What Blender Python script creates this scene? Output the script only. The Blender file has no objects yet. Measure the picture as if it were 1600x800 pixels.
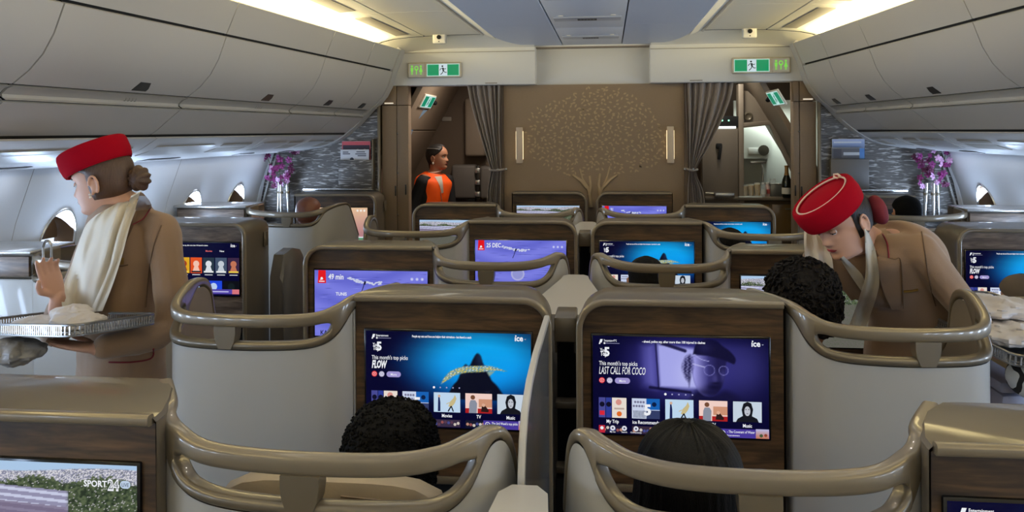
import bpy, bmesh, math, random
import numpy as np
from mathutils import Vector, Matrix, noise
random.seed(7)
sc = bpy.context.scene
COL = sc.collection

# ------------------------------------------------------------------ camera
F_PX, HOR, YAW, ROLL = 1300.0, 204.0, math.atan(150/1300.0), 0.006
CX, CZ = 0.125, 1.70
cam_d = bpy.data.cameras.new('camera')
cam = bpy.data.objects.new('camera', cam_d); COL.objects.link(cam)
cam_d.sensor_width = 36.0; cam_d.lens = 36.0*F_PX/1600.0
cam_d.shift_y = -(400-HOR)/1600.0
cam_d.clip_start = 0.02; cam_d.clip_end = 60
cam.matrix_world = (Matrix.Translation((CX, 0, CZ)) @ Matrix.Rotation(YAW, 4, 'Z') @
                    Matrix.Rotation(math.pi/2, 4, 'X') @ Matrix.Rotation(-ROLL, 4, 'Z'))
sc.camera = cam

# ------------------------------------------------------------------ world, exposure
w = bpy.data.worlds.new('world'); sc.world = w; w.use_nodes = True
w.node_tree.nodes['Background'].inputs[0].default_value = (0.75, 0.85, 1.0, 1)
w.node_tree.nodes['Background'].inputs[1].default_value = .05
sc.view_settings.view_transform = 'Standard'; sc.view_settings.look = 'None'
sc.view_settings.gamma = 1.0; sc.view_settings.exposure = -0.15
sc.view_settings.use_curve_mapping = False
sc.cycles.max_bounces = 8; sc.cycles.diffuse_bounces = 5; sc.cycles.glossy_bounces = 3
sc.cycles.transmission_bounces = 6; sc.cycles.transparent_max_bounces = 8
sc.cycles.sample_clamp_indirect = 4.0; sc.cycles.caustics_reflective = False; sc.cycles.caustics_refractive = False
sc.cycles.use_denoising = True

# ------------------------------------------------------------------ lamps of the cabin, plus added fill
def srgb(c):
    return tuple((v/255/12.92 if v/255 <= .04045 else ((v/255+.055)/1.055)**2.4) for v in c)
def area(name, loc, size, power, color, direction, spread=math.pi):
    l = bpy.data.lights.new(name, 'AREA'); l.shape = 'RECTANGLE'
    l.size, l.size_y = size; l.energy = power; l.color = srgb(color); l.spread = spread
    o = bpy.data.objects.new(name, l); COL.objects.link(o); o.location = loc
    o.rotation_euler = Vector(direction).to_track_quat('-Z', 'Y').to_euler()
    return o
WARM, COOL, NEUT = (250, 232, 176), (212, 226, 248), (250, 246, 228)
for s in (-1, 1):
    # warm cove strips hidden behind the top edge of the bins
    for k, (y, p) in enumerate(((5.4, 17), (2.4, 20), (-.8, 20))):
        o = area('cove_strip_light', (s*(1.70+.035*(6.8-y)), y, 2.285), (.05, 2.5 if k == 0 else 3.0), p*.55, WARM, (-s*.12, 0, 1))
        o.rotation_euler = (math.pi, -s*.12, 0)
        if k == 0: o.rotation_euler[2] = s*.035
    for y in (4.9, 1.8, -1.2):          # second cove row shining inboard over the aisle ceiling
        o = area('cove_strip_light', (s*(1.615+.035*(6.8-y)), y, 2.385), (.03, 3.0), 31, WARM, (0, 0, 1))
        o.rotation_euler = (math.pi, -s*.62, 0)
    # cool wash strips under the bins, lighting the sidewalls
    for y in (5.3, 2.4, -.7):
        o = area('sidewall_wash_light', (s*2.60, y, 1.49), (.03, 2.6), 2.3 if y > 4 else 4.2, COOL, (s, 0, -1))
        o.rotation_euler = (0, -s*.45, 0)
    # added dim fill lights without fixtures, between centre panels and aisle ceiling
    for y in (4.3, 1.2, -1.6):
        o = area('ceiling_strip_light', (s*.90, y, 2.425), (.10, 2.7), 2.0, NEUT, (0, 0, -1))
        o.rotation_euler = (0, s*.25, 0)
for s in (-1, 1):                      # cool daylight at each window, tilted up as added fill for the ceiling
    for k in range(12):
        area('window_light', (s*2.80, 6.33-.716*k, 1.10), (.24, .34), 8.0, (194, 220, 255), (-s, 0, .45))
for y in (1.05, 2.05, 3.05, 4.2, 5.1, 6.15):      # small reading spots in the centre ceiling insert
    for s in (-1, 1):
        l = bpy.data.lights.new('reading_spot', 'SPOT'); l.energy = 5.5; l.spot_size = math.radians(95); l.spot_blend = .6; l.shadow_soft_size = .012; l.color = srgb((255, 246, 232))
        o = bpy.data.objects.new('reading_spot', l); COL.objects.link(o); o.location = (s*.16, y, 2.392)
area('galley_lamp', (1.60, 7.88, 1.86), (.4, .25), 7, (235, 245, 235), (0, .15, -1))
area('galley_ceiling_lamp', (1.25, 7.25, 2.30), (.4, .25), 12, (245, 242, 230), (0, .2, -1))
area('vestibule_lamp', (-.98, 7.3, 2.28), (.3, .3), 14.0, (255, 240, 225), (0, 0, -1))

# ------------------------------------------------------------------ materials
MATS = {}
def mat(name, rgb, rough=.5, metal=0., coat=0., bump=None, var=None, emit=None, trans=0., sheen=0., spec=None, coat_rough=.06):
    if name in MATS: return MATS[name]
    m = bpy.data.materials.new(name); m.use_nodes = True; nt = m.node_tree
    b = nt.nodes['Principled BSDF']; c = srgb(rgb)
    b.inputs['Base Color'].default_value = (*c, 1); b.inputs['Roughness'].default_value = rough
    b.inputs['Metallic'].default_value = metal; b.inputs['Coat Weight'].default_value = coat
    b.inputs['Coat Roughness'].default_value = coat_rough
    b.inputs['Transmission Weight'].default_value = trans
    b.inputs['Sheen Weight'].default_value = sheen
    if spec is not None: b.inputs['Specular IOR Level'].default_value = spec
    tc = nt.nodes.new('ShaderNodeTexCoord')
    if var or bump:
        sc_, st = (bump or (60, .05))[:2]
        n = nt.nodes.new('ShaderNodeTexNoise'); n.inputs['Detail'].default_value = 4
        mp = nt.nodes.new('ShaderNodeMapping'); nt.links.new(tc.outputs['Object'], mp.inputs[0]); nt.links.new(mp.outputs[0], n.inputs['Vector'])
        st3 = bump[2] if bump and len(bump) > 2 else (1, 1, 1)
        mp.inputs['Scale'].default_value = st3
        n.inputs['Scale'].default_value = sc_
        if bump:
            bp = nt.nodes.new('ShaderNodeBump'); bp.inputs['Strength'].default_value = st; bp.inputs['Distance'].default_value = .004
            nt.links.new(n.outputs['Fac'], bp.inputs['Height']); nt.links.new(bp.outputs[0], b.inputs['Normal'])
        if var:
            r = nt.nodes.new('ShaderNodeMix'); r.data_type = 'RGBA'
            r.inputs['A'].default_value = (*srgb(tuple(max(0, v-var) for v in rgb)), 1)
            r.inputs['B'].default_value = (*srgb(tuple(min(255, v+var) for v in rgb)), 1)
            nt.links.new(n.outputs['Fac'], r.inputs['Factor']); nt.links.new(r.outputs['Result'], b.inputs['Base Color'])
    if emit:
        b.inputs['Emission Color'].default_value = (*srgb(emit[0]), 1); b.inputs['Emission Strength'].default_value = emit[1]
    MATS[name] = m; return m
def nodes_of(m): return m.node_tree.nodes, m.node_tree.links, m.node_tree.nodes['Principled BSDF']
def wood_mat(name, dark, lite, seed, streak=9.0):
    m = mat(name, dark, .42, coat=.25, coat_rough=.25); n, l, b = nodes_of(m)
    tc = n.new('ShaderNodeTexCoord'); mp = n.new('ShaderNodeMapping')
    mp.inputs['Scale'].default_value = (1.1, 1.1, streak); mp.inputs['Location'].default_value = (seed, 0, seed*.7)
    n1 = n.new('ShaderNodeTexNoise'); n1.inputs['Scale'].default_value = 3.2; n1.inputs['Detail'].default_value = 7; n1.inputs['Distortion'].default_value = 1.1
    n2 = n.new('ShaderNodeTexNoise'); n2.inputs['Scale'].default_value = 18; n2.inputs['Detail'].default_value = 5
    mx = n.new('ShaderNodeMath'); mx.operation = 'MULTIPLY_ADD'; mx.inputs[1].default_value = .35
    cr = n.new('ShaderNodeValToRGB'); e = cr.color_ramp.elements
    e[0].position = .42; e[0].color = (*srgb(dark), 1); e[1].position = .9; e[1].color = (*srgb(lite), 1)
    k = cr.color_ramp.elements.new(.62); k.color = (*srgb(tuple((a*1.3+c_)/2.3 for a, c_ in zip(dark, lite))), 1)
    l.new(tc.outputs['Object'], mp.inputs[0]); l.new(mp.outputs[0], n1.inputs['Vector']); l.new(mp.outputs[0], n2.inputs['Vector'])
    l.new(n2.outputs['Fac'], mx.inputs[0]); l.new(n1.outputs['Fac'], mx.inputs[2]); l.new(mx.outputs[0], cr.inputs[0])
    l.new(cr.outputs[0], b.inputs['Base Color'])
    return m
def vcol_mat(name, strength=1.0, rough=.35, emissive=True):
    m = mat(name, (8, 8, 10), rough, spec=.12 if emissive else .4); n, l, b = nodes_of(m)
    a = n.new('ShaderNodeVertexColor'); a.layer_name = 'Col'
    if emissive:
        l.new(a.outputs[0], b.inputs['Emission Color']); b.inputs['Emission Strength'].default_value = strength
        b.inputs['Base Color'].default_value = (.004, .004, .004, 1)
    else: l.new(a.outputs[0], b.inputs['Base Color'])
    return m
def wave_mat():
    m = mat('wave_relief', (84, 82, 80), .42, metal=.2); n, l, b = nodes_of(m)
    tc = n.new('ShaderNodeTexCoord'); mp = n.new('ShaderNodeMapping'); mp.inputs['Scale'].default_value = (9, 1, 62)
    no = n.new('ShaderNodeTexNoise'); no.inputs['Scale'].default_value = 1.25; no.inputs['Detail'].default_value = 1.5; no.inputs['Distortion'].default_value = .9
    cr = n.new('ShaderNodeValToRGB'); e = cr.color_ramp.elements
    e[0].position = .54; e[0].color = (*srgb((92, 88, 84)), 1); e[1].position = .66; e[1].color = (*srgb((178, 174, 170)), 1)
    bp = n.new('ShaderNodeBump'); bp.inputs['Strength'].default_value = .8; bp.inputs['Distance'].default_value = .004
    l.new(tc.outputs['Object'], mp.inputs[0]); l.new(mp.outputs[0], no.inputs['Vector']); l.new(no.outputs['Fac'], cr.inputs[0])
    l.new(cr.outputs[0], b.inputs['Base Color']); l.new(no.outputs['Fac'], bp.inputs['Height']); l.new(bp.outputs[0], b.inputs['Normal'])
    return m
def weave_mat(name, rgb):
    m = mat(name, rgb, .75, bump=(9, .25, (6, 1, 60)), var=9); return m

BIN = mat('bin_plastic', (194, 192, 190), .5, bump=(700, .02))
BINDARK = mat('bin_gap_dark', (26, 26, 27), .8)
LIPM = mat('bin_lip_grey', (176, 174, 171), .35)
LATCH = mat('latch_dark', (52, 50, 47), .3, metal=.5)
CREAM = mat('cream_plastic', (240, 234, 218), .5)
CEIL = mat('ceiling_grey', (222, 225, 231), .45)
CEILD = mat('ceiling_groove', (38, 40, 44), .7)
SIDEW = mat('sidewall_plastic', (205, 208, 212), .5)
VENT = mat('vent_grey', (150, 143, 132), .6)
BEAM = mat('beam_plastic', (220, 218, 212), .5)
TAUPE = mat('taupe_lacquer', (92, 83, 70), .45, metal=0., coat=.45, spec=.3)
TRIM = mat('champagne_metal', (126, 113, 92), .34, metal=.25, coat=.6)
TRIMD = mat('champagne_dark', (110, 99, 81), .35, metal=.3, coat=.4)
SILVER = mat('silver_trim', (196, 194, 190), .25, metal=.8)
SHELL = mat('shell_white', (178, 174, 166), .34, coat=.45)
SHELLIN = mat('shell_lining', (124, 112, 98), .6)
SHELFM = mat('shelf_white', (190, 184, 172), .35, coat=.3)
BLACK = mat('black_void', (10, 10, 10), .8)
BEZEL = mat('screen_bezel', (9, 9, 11), .12)
WOOD = wood_mat('walnut_veneer', (30, 20, 12), (104, 78, 50), 0.3)
WOODG = wood_mat('grey_veneer', (64, 50, 40), (150, 130, 112), 2.3)
SCREEN = vcol_mat('screen_light', 1.0, .15)
PRINT = vcol_mat('print_colours', 1.0, .5, emissive=False)
LEATHER = mat('beige_leather', (168, 150, 122), .5, bump=(160, .12))
CARPET = mat('carpet_taupe', (92, 84, 76), .95, bump=(300, .5), var=12)
COLUMN = weave_mat('column_veneer', (134, 114, 92))
MURAL = weave_mat('mural_fabric', (148, 126, 100))
GOLD = mat('leaf_gold', (186, 160, 122), .5, metal=.1)
WAVE = wave_mat()

# ------------------------------------------------------------------ mesh helpers
class MB:
    def __init__(s): s.v, s.f = [], []
    def add(s, vs, fs):
        o = len(s.v); s.v += [tuple(p) for p in vs]; s.f += [tuple(i+o for i in f) for f in fs]; return s
    def box(s, c, d, bev=0., rot=None, seg=2):
        bm = bmesh.new(); bmesh.ops.create_cube(bm, size=1)
        for v in bm.verts: v.co = Vector((v.co.x*d[0], v.co.y*d[1], v.co.z*d[2]))
        if bev > 0: bmesh.ops.bevel(bm, geom=bm.edges[:], offset=min(bev, min(d)*.49), segments=seg, profile=.5, affect='EDGES')
        R = rot if rot is not None else Matrix.Identity(3)
        vs = [R @ v.co + Vector(c) for v in bm.verts]; bm.verts.index_update()
        fs = [[v.index for v in f.verts] for f in bm.faces]; bm.free(); return s.add(vs, fs)
    def loft(s, rings, closed=True, cap=True):
        n = len(rings[0]); vs = [p for r in rings for p in r]; fs = []
        for i in range(len(rings)-1):
            for j in range(n if closed else n-1):
                a, b = i*n+j, i*n+(j+1) % n; fs.append((a, b, b+n, a+n))
        if cap and closed: fs += [tuple(range(n))[::-1], tuple(range((len(rings)-1)*n, len(rings)*n))]
        return s.add(vs, fs)
    def prism(s, pts, axis, a, b):
        def P(p, k): return {'x': (k, p[0], p[1]), 'y': (p[0], k, p[1]), 'z': (p[0], p[1], k)}[axis]
        return s.loft([[P(p, a) for p in pts], [P(p, b) for p in pts]])
    def tube(s, path, r, n=8, sec=None, up=None, cap=True):
        path = [Vector(p) for p in path]; m = len(path)
        rs = r if isinstance(r, (list, tuple)) else [r]*m; rings = []; prev = None
        for i, p in enumerate(path):
            t = (path[min(i+1, m-1)]-path[max(i-1, 0)]).normalized()
            if up is not None: a = Vector(up)
            elif prev is not None: a = prev
            else: a = Vector((0, 0, 1)) if abs(t.z) < .9 else Vector((1, 0, 0))
            x = a - t*a.dot(t)
            if x.length < 1e-6: x = t.orthogonal()
            x.normalize(); prev = x; y = t.cross(x)
            if sec: rings.append([p + x*(q[1]*rs[i]) + y*(q[0]*rs[i]) for q in sec])
            else: rings.append([p + (x*math.cos(2*math.pi*k/n) + y*math.sin(2*math.pi*k/n))*rs[i] for k in range(n)])
        return s.loft(rings, True, cap)
    def lathe(s, prof, c=(0, 0, 0), n=24, M=None, ex=1.):
        rings = [[(r*math.cos(2*math.pi*k/n), r*ex*math.sin(2*math.pi*k/n), z) for k in range(n)] for r, z in prof]
        M = M or Matrix.Identity(3)
        return s.loft([[M @ Vector(p)+Vector(c) for p in r] for r in rings])
    def ball(s, c, r, nu=16, nv=10, M=None):
        r = (r, r, r) if not isinstance(r, (tuple, list)) else r; M = M or Matrix.Identity(3); rings = []
        for i in range(nv+1):
            a = math.pi*(i/nv-.5); a = max(min(a, math.pi/2-.02), -math.pi/2+.02)
            rings.append([M @ Vector((r[0]*math.cos(a)*math.cos(2*math.pi*k/nu), r[1]*math.cos(a)*math.sin(2*math.pi*k/nu), r[2]*math.sin(a)))+Vector(c) for k in range(nu)])
        return s.loft(rings)
    def grid(s, rows, two_sided=0.):
        n = len(rows[0]); vs = [p for r in rows for p in r]
        fs = [(i*n+j, i*n+j+1, (i+1)*n+j+1, (i+1)*n+j) for i in range(len(rows)-1) for j in range(n-1)]
        return s.add(vs, fs)
    def move(s, d): s.v = [(p[0]+d[0], p[1]+d[1], p[2]+d[2]) for p in s.v]; return s
    def xf(s, M): s.v = [tuple(M @ Vector(p)) for p in s.v]; return s
    def mesh(s, name, m=None, smooth=40):
        me = bpy.data.meshes.new(name); me.from_pydata(s.v, [], s.f)
        bm = bmesh.new(); bm.from_mesh(me); bmesh.ops.recalc_face_normals(bm, faces=bm.faces); bm.to_mesh(me); bm.free()
        if smooth:
            me.polygons.foreach_set('use_smooth', [True]*len(me.polygons)); me.set_sharp_from_angle(angle=math.radians(smooth))
        if m: me.materials.append(m)
        return me
    def build(s, name, m, parent=None, smooth=40, loc=None, **kw):
        return link(name, s.mesh(name, m, smooth), parent, loc, **kw)
def link(name, me, parent=None, loc=None, **kw):
    o = bpy.data.objects.new(name, me); COL.objects.link(o)
    if parent is not None: o.parent = parent
    if loc is not None: o.location = loc
    for k, v in kw.items(): o[k] = v
    return o
def thing(name, label, cat, loc=(0, 0, 0), group=None, rz=0.):
    o = bpy.data.objects.new(name, None); COL.objects.link(o); o.location = loc; o.rotation_euler[2] = rz
    o.empty_display_size = .05; o['label'] = label; o['category'] = cat
    if group: o['group'] = group
    return o
def tag(o, label, cat, group=None):
    o['label'] = label; o['category'] = cat
    if group: o['group'] = group
    return o
def struct(o): o['kind'] = 'structure'; return o
def copy_tree(o, parent=None):
    c = o.copy(); COL.objects.link(c)
    if parent is not None: c.parent = parent
    for ch in list(o.children): copy_tree(ch, c)
    return c
def lerp(a, b, t): return a+(b-a)*t
def smooth_curve(keys, n):
    """Catmull-Rom through rows of numbers -> n+1 rows."""
    m = len(keys)-1; out = []
    for i in range(n+1):
        t = i/n*m; k = min(int(t), m-1); u = t-k
        p = [keys[max(0, min(m, k+d))] for d in (-1, 0, 1, 2)]
        out.append([.5*(2*b+(c-a)*u+(2*a-5*b+4*c-d)*u*u+(3*b-a-3*c+d)*u**3) for a, b, c, d in zip(*p)])
    return out
def rrect(w, h, r, n=4, corners='tl tr bl br'):
    pts = []
    for name, cx, cy, a0 in (('br', w/2, -h/2, -90), ('tr', w/2, h/2, 0), ('tl', -w/2, h/2, 90), ('bl', -w/2, -h/2, 180)):
        if name in corners and r > 0:
            ox, oy = cx-math.copysign(r, cx), cy-math.copysign(r, cy)
            pts += [(ox+r*math.cos(math.radians(a0+90*k/n)), oy+r*math.sin(math.radians(a0+90*k/n))) for k in range(n+1)]
        else: pts.append((cx, cy))
    return pts
def interp(keys, x):
    """piecewise-linear table lookup; keys = [(x, a, b, ...)]"""
    if x <= keys[0][0]: return keys[0][1:]
    for a, b in zip(keys, keys[1:]):
        if x <= b[0]:
            t = (x-a[0])/(b[0]-a[0]); return tuple(lerp(p, q, t) for p, q in zip(a[1:], b[1:]))
    return keys[-1][1:]

# flat pictures (screens, signs, covers): coloured polygons in one mesh, in front of each other by a hair
TXT = {}
def text_mesh(t, bold=0., shear=0.):
    key = (t, bold, shear)
    if key in TXT: return TXT[key]
    cu = bpy.data.curves.new('t', 'FONT'); cu.body = t; cu.size = 1; cu.offset = bold; cu.shear = shear; cu.resolution_u = 2
    o = bpy.data.objects.new('t', cu); COL.objects.link(o)
    me = bpy.data.meshes.new_from_object(o.evaluated_get(bpy.context.evaluated_depsgraph_get()))
    vs = [(v.co.x, v.co.y) for v in me.vertices]; fs = [tuple(p.vertices) for p in me.polygons]
    bpy.data.objects.remove(o); bpy.data.curves.remove(cu); bpy.data.meshes.remove(me)
    TXT[key] = (vs, fs); return TXT[key]
class Pic:
    """picture in the x-z plane facing -y; origin lower left"""
    def __init__(s, w, h): s.w, s.h, s.v, s.f, s.c, s.lay = w, h, [], [], [], 0
    def _add(s, pts, faces, cols):
        o = len(s.v); y = -s.lay*.00002; s.lay += 1
        s.v += [(p[0], y, p[1]) for p in pts]; s.f += [tuple(i+o for i in f) for f in faces]
        s.c += cols
    def poly(s, pts, c):
        c = srgb(c); s._add(pts, [tuple(range(len(pts)))], [c]*len(pts)); return s
    def rect(s, x0, y0, x1, y1, c): return s.poly([(x0, y0), (x1, y0), (x1, y1), (x0, y1)], c)
    def grad(s, x0, y0, x1, y1, fn, nx=12, ny=8):
        pts = [(lerp(x0, x1, i/nx), lerp(y0, y1, j/ny)) for j in range(ny+1) for i in range(nx+1)]
        cols = [srgb(fn(i/nx, j/ny)) for j in range(ny+1) for i in range(nx+1)]
        s._add(pts, [(j*(nx+1)+i, j*(nx+1)+i+1, (j+1)*(nx+1)+i+1, (j+1)*(nx+1)+i) for j in range(ny) for i in range(nx)], cols); return s
    def disc(s, x, y, r, c, n=18, ry=None, rot=0):
        ry = ry or r; cr, sr = math.cos(rot), math.sin(rot)
        return s.poly([(x+r*math.cos(2*math.pi*k/n)*cr-ry*math.sin(2*math.pi*k/n)*sr, y+r*math.cos(2*math.pi*k/n)*sr+ry*math.sin(2*math.pi*k/n)*cr) for k in range(n)], c)
    def line(s, pts, wd, c):
        for (a, b), (d, e) in zip(pts, pts[1:]):
            L = math.hypot(d-a, e-b) or 1; nx, ny = -(e-b)/L*wd/2, (d-a)/L*wd/2
            s.poly([(a+nx, b+ny), (a-nx, b-ny), (d-nx, e-ny), (d+nx, e+ny)], c)
        return s
    def pill(s, x0, y0, x1, y1, c):
        p = rrect(x1-x0, y1-y0, (y1-y0)/2-1e-5, 6); return s.poly([(a+(x0+x1)/2, b+(y0+y1)/2) for a, b in p], c)
    def text(s, t, x, y, h, c, bold=0., shear=0., sx=1., align='l', width=None):
        vs, fs = text_mesh(t, bold, shear)
        if not vs: return s
        x0 = min(p[0] for p in vs); x1 = max(p[0] for p in vs); k = h/.73; kx = k*sx
        if width: kx = width/(x1-x0)
        off = {'l': 0, 'c': -(x1-x0)*kx/2, 'r': -(x1-x0)*kx}[align]
        s._add([(x+off+(p[0]-x0)*kx, y+p[1]*k) for p in vs], fs, [srgb(c)]*len(vs)); return s
    def paint(s, fn, nx, ny, x0=0, y0=0, x1=None, y1=None):
        """fn(U, V) -> (ny+1, nx+1, 3) array of sRGB 0-255"""
        x1, y1 = x1 or s.w, y1 or s.h
        U, V = np.meshgrid(np.linspace(0, 1, nx+1), np.linspace(0, 1, ny+1)); c = np.clip(fn(U, V), 0, 255)/255
        c = np.where(c <= .04045, c/12.92, ((c+.055)/1.055)**2.4).reshape(-1, 3)
        pts = list(zip((x0+U*(x1-x0)).ravel().tolist(), (y0+V*(y1-y0)).ravel().tolist()))
        s._add(pts, [(j*(nx+1)+i, j*(nx+1)+i+1, (j+1)*(nx+1)+i+1, (j+1)*(nx+1)+i) for j in range(ny) for i in range(nx)], [tuple(q) for q in c.tolist()]); return s
    def build(s, name, parent, loc, m=None, M=None, **kw):
        me = bpy.data.meshes.new(name)
        vs = s.v if M is None else [tuple(M @ Vector(p)) for p in s.v]
        me.from_pydata(vs, [], s.f)
        a = me.color_attributes.new('Col', 'FLOAT_COLOR', 'POINT')
        a.data.foreach_set('color', [x for c in s.c for x in (*c, 1.)])
        me.materials.append(m or SCREEN)
        return link(name, me, parent, loc, **kw)

ASP = 1.754
def soft(U, V, pts, w_=.01):
    """1 inside the polygon, 0 outside, blurred over w_ (v units)"""
    x, y = U*ASP, V; ins = np.zeros(U.shape, bool); d = np.full(U.shape, 9.)
    P_ = [(a*ASP, b) for a, b in pts]
    for (a, b), (c, e) in zip(P_, P_[1:]+P_[:1]):
        t = np.clip(((x-a)*(c-a)+(y-b)*(e-b))/max((c-a)**2+(e-b)**2, 1e-12), 0, 1); d = np.minimum(d, np.hypot(x-a-t*(c-a), y-b-t*(e-b)))
        k = ((b > y) != (e > y)) & (x < (c-a)*(y-b)/((e-b) if e != b else 1e-9)+a); ins ^= k
    return np.clip(.5+np.where(ins, d, -d)/w_/2, 0, 1)
def seg(U, V, pts, w_, blur=.006):
    x, y = U*ASP, V; d = np.full(U.shape, 9.)
    P_ = [(a*ASP, b) for a, b in pts]
    for (a, b), (c, e) in zip(P_, P_[1:]):
        t = np.clip(((x-a)*(c-a)+(y-b)*(e-b))/max((c-a)**2+(e-b)**2, 1e-12), 0, 1); d = np.minimum(d, np.hypot(x-a-t*(c-a), y-b-t*(e-b)))
    return np.clip(.5+(w_/2-d)/blur, 0, 1)
def blob(U, V, u, v, ru, rv=None): return np.exp(-.5*(((U-u)/ru)**2+((V-v)/(rv or ru*ASP))**2))
def mixc(img, m, c): return img*(1-m[..., None])+np.array(c, float)*m[..., None]
def curve_pts(k, n=40): return [tuple(p) for p in smooth_curve([tuple(q) for q in k], n)]
def sea_art(U, V):
    d = np.hypot((U-.70)/.46, (V-.68)/.42); k = np.clip(1.35-d, 0, 1); k = k*k*(3-2*k)
    img = np.stack([4+4*k, 4+(128+44*V)*k, 44+200*k], -1)
    img = mixc(img, .25*k*np.clip(np.sin(V*60+U*9), 0, 1)*np.clip(V-.6, 0, 1), (120, 200, 255))
    rock = soft(U, V, curve_pts([(.49, .30), (.53, .44), (.56, .50), (.585, .61), (.607, .67), (.632, .655), (.652, .72), (.676, .785), (.70, .765), (.716, .68), (.742, .63), (.762, .52), (.80, .45), (.86, .30)]), .008)
    img = mixc(img, rock, (9, 12, 32)); img = mixc(img, rock*.35*blob(U, V, .60, .72, .02, .08), (60, 120, 190)); img = mixc(img, rock*.25*blob(U, V, .70, .74, .02, .06), (70, 130, 200))
    img = mixc(img, .5*soft(U, V, curve_pts([(.72, .40), (.74, .375), (.76, .40), (.74, .39)]), .006), (50, 56, 80))
    top = curve_pts([(.460, .455), (.485, .535), (.53, .605), (.60, .645), (.68, .655), (.76, .655), (.86, .605)]); bot = curve_pts([(.86, .605), (.79, .615), (.70, .595), (.62, .585), (.55, .555), (.50, .50), (.460, .455)])
    fish = soft(U, V, top+bot, .006)
    sp = .5+.5*np.sin(U*150+6*np.sin(V*60))*np.sin(V*120+4*np.sin(U*70)); img = mixc(img, fish, (70, 128, 160)); img = mixc(img, fish*np.clip(sp*2.4-.9, 0, 1), (226, 206, 96)); img = mixc(img, fish*np.clip(1.2-3.2*sp, 0, 1), (222, 234, 238))
    img = mixc(img, soft(U, V, [(.735, .60), (.752, .55), (.785, .605)], .006), (140, 170, 160))
    return img
def dusk_art(U, V):
    d = np.hypot((U-.54)/.36, (V-.72)/.42); k = np.clip(1.35-d, 0, 1); k = k*k*(3-2*k)
    img = np.stack([5+50*k, 4+48*k, 46+88*k], -1)
    img = mixc(img, .75*soft(U, V, [(.26, .93), (.355, .93), (.37, .48), (.28, .50)], .05)*np.clip((U-.24)*9, 0, 1), (118, 116, 206))
    img = mixc(img, .95*soft(U, V, [(.372, .93), (.60, .885), (.605, .49), (.385, .49)], .02), (176, 178, 246)); img = mixc(img, .5*blob(U, V, .55, .62, .05, .12), (206, 208, 255))
    img = mixc(img, .9*seg(U, V, [(.363, .93), (.38, .48)], .016, .01), (24, 22, 70)); img = mixc(img, .9*seg(U, V, [(.40, .935), (.53, .865)], .034, .012), (20, 18, 60)); img = mixc(img, .85*seg(U, V, [(.33, .485), (.56, .445)], .028, .015), (12, 10, 46))
    img = mixc(img, .6*blob(U, V, .88, .70, .10, .22), (66, 64, 140))
    img = mixc(img, soft(U, V, curve_pts([(.54, .30), (.575, .43), (.62, .47), (.70, .43), (.76, .47), (.84, .40), (.90, .30)]), .03), (20, 18, 60))
    face = soft(U, V, curve_pts([(.565, .80), (.572, .66), (.582, .56), (.605, .47), (.645, .415), (.695, .42), (.735, .50), (.752, .60), (.760, .72), (.755, .80), (.66, .86)]), .010)
    img = mixc(img, face, (58, 55, 122)); img = mixc(img, face*np.clip(1.15-(U-.565)/.085, 0, 1), (168, 166, 240)); img = mixc(img, face*.9*np.clip((U-.655)/.06, 0, 1), (26, 23, 70))
    img = mixc(img, face*.5*blob(U, V, .70, .585, .012, .05), (92, 88, 160)); img = mixc(img, face*.55*blob(U, V, .745, .62, .012, .05), (80, 78, 150)); img = mixc(img, face*.8*blob(U, V, .695, .505, .030, .022), (10, 8, 40)); img = mixc(img, face*.7*blob(U, V, .66, .45, .06, .03), (16, 14, 50)); img = mixc(img, face*.8*blob(U, V, .705, .545, .018, .010), (12, 10, 40))
    hair = soft(U, V, curve_pts([(.53, .60), (.515, .70), (.535, .80), (.565, .82), (.575, .72), (.562, .62), (.545, .56)]), .02)
    img = mixc(img, hair*np.clip(.75+.5*np.sin(U*260+5*np.sin(V*50))*np.sin(V*150), 0, 1), (30, 27, 74)); img = mixc(img, .7*soft(U, V, [(.545, .62), (.553, .50), (.562, .60)], .012), (16, 14, 50))
    cap = soft(U, V, curve_pts([(.575, .83), (.592, .93), (.645, .985), (.705, .975), (.745, .92), (.785, .87), (.815, .80), (.808, .745), (.785, .755), (.735, .79), (.66, .82)]), .008)
    img = mixc(img, cap, (16, 14, 52)); img = mixc(img, cap*.35*blob(U, V, .64, .91, .03, .05), (60, 58, 120))
    img = mixc(img, .8*seg(U, V, curve_pts([(.583, .83), (.62, .785), (.665, .765)]), .007), (190, 190, 250))
    for gx, gr in ((.668, .030), (.748, .026)): img = mixc(img, .75*seg(U, V, [(gx+gr*math.cos(a*.3), .675+gr*1.75*math.sin(a*.3)) for a in range(22)], .006), (150, 148, 222))
    img = mixc(img, .8*seg(U, V, [(.575, .735), (.64, .705)], .010), (206, 206, 252))
    img = mixc(img, np.clip(1.1-V/.36, 0, 1)*.9, (5, 4, 46)); img = mixc(img, np.clip((V-.90)/.10, 0, 1)*.55, (5, 4, 46))
    return img
# ------------------------------------------------------------------ the setting
def at(px, py, Y):
    """point on the plane y = Y that the photograph shows at (px, py)"""
    u, v = (px-800)/F_PX, -(py-HOR)/F_PX
    c, s = math.cos(-ROLL), math.sin(-ROLL); u, v = u*c-v*s, u*s+v*c
    r = (u*math.cos(YAW)-math.sin(YAW), u*math.sin(YAW)+math.cos(YAW), v); k = Y/r[1]
    return (CX+r[0]*k, Y, CZ+v*k)
Y0, YB = -3.0, 6.80
def st_empty(name, loc=(0, 0, 0)):
    o = bpy.data.objects.new(name, None); COL.objects.link(o); o.location = loc; o['kind'] = 'structure'; return o
struct(MB().box((0, 2.7, -.05), (6.2, 12.6, .1)).build('floor', CARPET))
struct(MB().box((0, Y0-.05, 1.2), (6.2, .1, 2.8)).build('wall_back', CREAM))

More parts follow.
